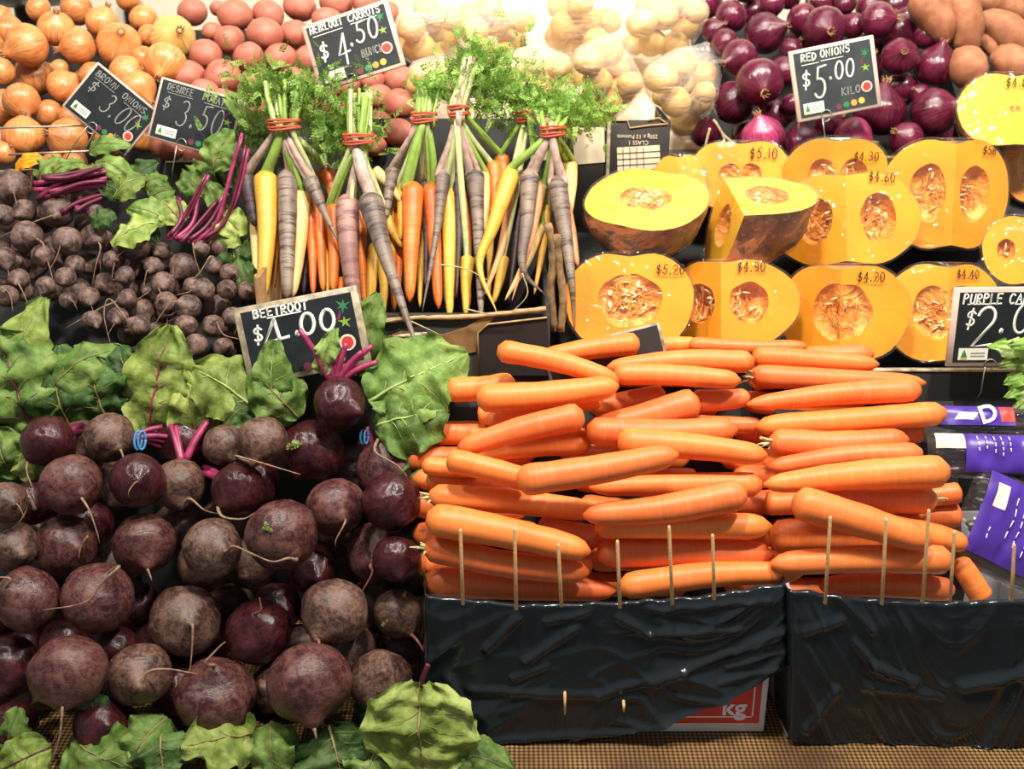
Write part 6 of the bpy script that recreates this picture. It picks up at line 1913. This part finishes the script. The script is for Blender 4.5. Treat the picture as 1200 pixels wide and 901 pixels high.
# black scale pan and white bags behind the onions
q = P(28, -6, 2.04)
prof_ = [(0.0, -0.02), (0.06, -0.018), (0.10, -0.008), (0.125, 0.008), (0.128, 0.010), (0.122, 0.010), (0.095, -0.004), (0.0, -0.014)]
V, F = [], []
n = 32
for r_, z_ in prof_:
    for j in range(n):
        V.append((r_ * math.cos(2 * math.pi * j / n), r_ * math.sin(2 * math.pi * j / n), z_))
for i in range(len(prof_) - 1):
    for j in range(n):
        F.append((i * n + j, i * n + (j + 1) % n, (i + 1) * n + (j + 1) % n, (i + 1) * n + j))
pn = empty('scale_pan', q, label='black scale pan standing behind the brown onions', cat='scale')
mk('pan', V, F, MAT['bowl_black'], pn, Matrix.Translation(q))
mk('pan_post', *tube([q + Vector((0, 0, -0.02)), Vector((q.x, q.y, 0.01))], 0.02, 12), MAT['steel'], pn)
mk('pan_foot', *tube([Vector((q.x, q.y, 0.02)), Vector((q.x, q.y, 0.0))], 0.12, 20), MAT['steel'], pn)

# ------------------------------------------------------------------ packets beside the carrots
def packet(label, u0, u1, v0, v1, Y, thick, tilt, seed, lab):
    c = P((u0 + u1) / 2, (v0 + v1) / 2, Y)
    W, H = px(u1 - u0, u0, v0, Y), px(v1 - v0, u0, v0, Y)
    ca, sa = math.cos(math.radians(tilt)), math.sin(math.radians(tilt))
    ex = Vector((ca, 0, -sa)); n = Vector((0, -0.86, 0.5)); n = (n - ex * n.dot(ex)).normalized()
    M = frame(ex, n.cross(ex), n, c)
    e = empty('vegetable_packet', M, label=label, cat='packet', group='purple label packets')
    rs = random.Random(seed)
    nc = max(3, int(H / 0.022))
    for k in range(nc):
        y = -H / 2 + H * (k + 0.5) / nc
        r = H / nc * 0.46
        pts = [Vector((-W * 0.44, y, 0)), Vector((0, y + rs.uniform(-.1, .1) * r, 0)), Vector((W * 0.44, y, 0))]
        mk('purple_carrot', *tube(spline(pts, 14), [r * blunt(i, 14, 0.5) for i in range(14)], 12), MAT['purple_veg'], e, M)
    nu, nv = 40, 24
    def surf(f, g, s):
        x, y = -W / 2 + W * f, -H / 2 + H * g
        dome = (max(0, 1 - abs(2 * f - 1) ** 4) * max(0, 1 - abs(2 * g - 1) ** 3)) ** 0.5
        z = s * thick * dome * (1 + 0.12 * noise.noise(Vector((x * 60, y * 60, seed + s))))
        z += 0.0018 * noise.noise(Vector((x * 130, y * 60, seed)))
        return Vector((x, y, z))
    V, F = [], []
    for s in (1, -1):
        b_ = len(V)
        for j in range(nv + 1):
            for i in range(nu + 1):
                V.append(surf(i / nu, j / nv, s))
        for j in range(nv):
            for i in range(nu):
                q = b_ + j * (nu + 1) + i
                f = (q, q + 1, q + nu + 2, q + nu + 1)
                F.append(f if s > 0 else f[::-1])
    mk('clear_film', V, F, MAT['packet_film'], e, M)
    def patch(f0, f1, g0, g1, mat, name, parent, lift, skew=0.0):
        n1, n2 = 18, 12
        PV = []
        for j in range(n2 + 1):
            for i in range(n1 + 1):
                g = g0 + (g1 - g0) * j / n2
                f = f0 + (f1 - f0) * i / n1 + skew * (g - g0)
                PV.append(surf(f, g, 1) + Vector((0, 0, lift)))
        PF = []
        for j in range(n2):
            for i in range(n1):
                q = j * (n1 + 1) + i
                PF.append((q, q + 1, q + n1 + 2, q + n1 + 1))
        return mk(name, PV, PF, MAT[mat], parent, M)
    for (f0, f1, g0, g1, mat, nm, lift, skew) in lab:
        patch(f0, f1, g0, g1, mat, nm, e, lift, skew)
    return e, M, surf, W, H
e, M, surf, W, H = packet('clear packet with a violet label, bulging and slanted, at the carrot carton corner', 1112, 1280, 566, 690, 0.985, 0.020, 28, 5,
    [(.06, .62, .12, .93, 'violet', 'violet_label', .0012, .0), (.12, .20, .60, .84, 'label_cream', 'barcode_panel', .0018, 0)])
def film_text(txt, f, g, size, mat, rot, bold=0.0):
    q = surf(f, g, 1) + Vector((0, 0, 0.0028))
    c_, s_ = math.cos(rot), math.sin(rot)
    return printed(txt, size, mat, M @ frame(Vector((c_, s_, 0)), Vector((-s_, c_, 0)), Vector((0, 0, 1)), q), e, 'label_print', bold)
film_text('re', .58, .45, 0.034, 'white_print', -math.pi / 2, .0008)
def film_bars(rows):
    for f, g0, g1, n in rows:
        for k in range(n):
            ga = g0 + (g1 - g0) * (k + 0.12) / n; gb = g0 + (g1 - g0) * (k + 0.8) / n
            pts = [surf(f, ga + (gb - ga) * i / 3, 1) + Vector((0, 0, 0.0022)) for i in range(4)]
            mk('small_print', *tube(pts, 0.0006, 4), MAT['white_print'], e, M)
film_bars([(.44, .25, .8, 6), (.36, .3, .8, 5), (.29, .35, .8, 4), (.16, .28, .42, 2)])
e, M, surf, W, H = packet('clear packet with violet label and pale barcode strip, second in the stack', 1086, 1270, 508, 562, 1.02, 0.018, 2, 6,
    [(.20, .60, .12, .95, 'violet', 'violet_label', .0012, .0), (.03, .20, .62, .95, 'label_cream', 'barcode_panel', .0016, 0), (.60, .72, .70, .95, 'carton_red', 'red_flash', .0016, 0)])
film_bars([(.28, .55, .92, 3), (.33, .6, .92, 3), (.38, .5, .92, 3), (.43, .45, .92, 4), (.48, .55, .92, 3)])
e, M, surf, W, H = packet('topmost flat packet with violet and red print, below the pumpkin crate', 1080, 1240, 476, 520, 1.055, 0.014, 1, 7,
    [(.10, .64, .45, .98, 'violet', 'violet_label', .0012, .0), (.54, .64, .55, .95, 'carton_red', 'red_flash', .0016, 0), (.20, .34, .60, .80, 'white_print', 'white_flash', .0016, .2)])
film_text('D', .44, .74, 0.026, 'white_print', 0.3, .0006)

# celery leaves hanging in beside the packets
ce = empty('celery_stick', P(1215, 440, 1.08), label='pale green celery leaves reaching in beside the purple carrot sign', cat='celery')
mk('stalk', *tube(spline([P(1260, 470, 1.09), P(1230, 440, 1.088), P(1205, 425, 1.086)], 8), [0.008, 0.008, 0.007, 0.007, 0.006, 0.005, 0.004, 0.003], 8), MAT['celery_leaf'], ce)
for k, (b, t, w) in enumerate([((1212,415),(1162,408),26),((1215,425),(1175,428),22),((1215,440),(1178,448),24),((1212,450),(1180,462),22),((1215,455),(1190,478),20),((1212,405),(1185,403),16)]):
    leaf('celery_leaf', P(*b, 1.086), P(*t, 1.08 - 0.004 * k), px(w, *b, 1.08), 'celery_leaf', seed=100 + k, parent=ce, ruffle=0.25, bend=0.25, vein='vein_pale', cup=0.4)
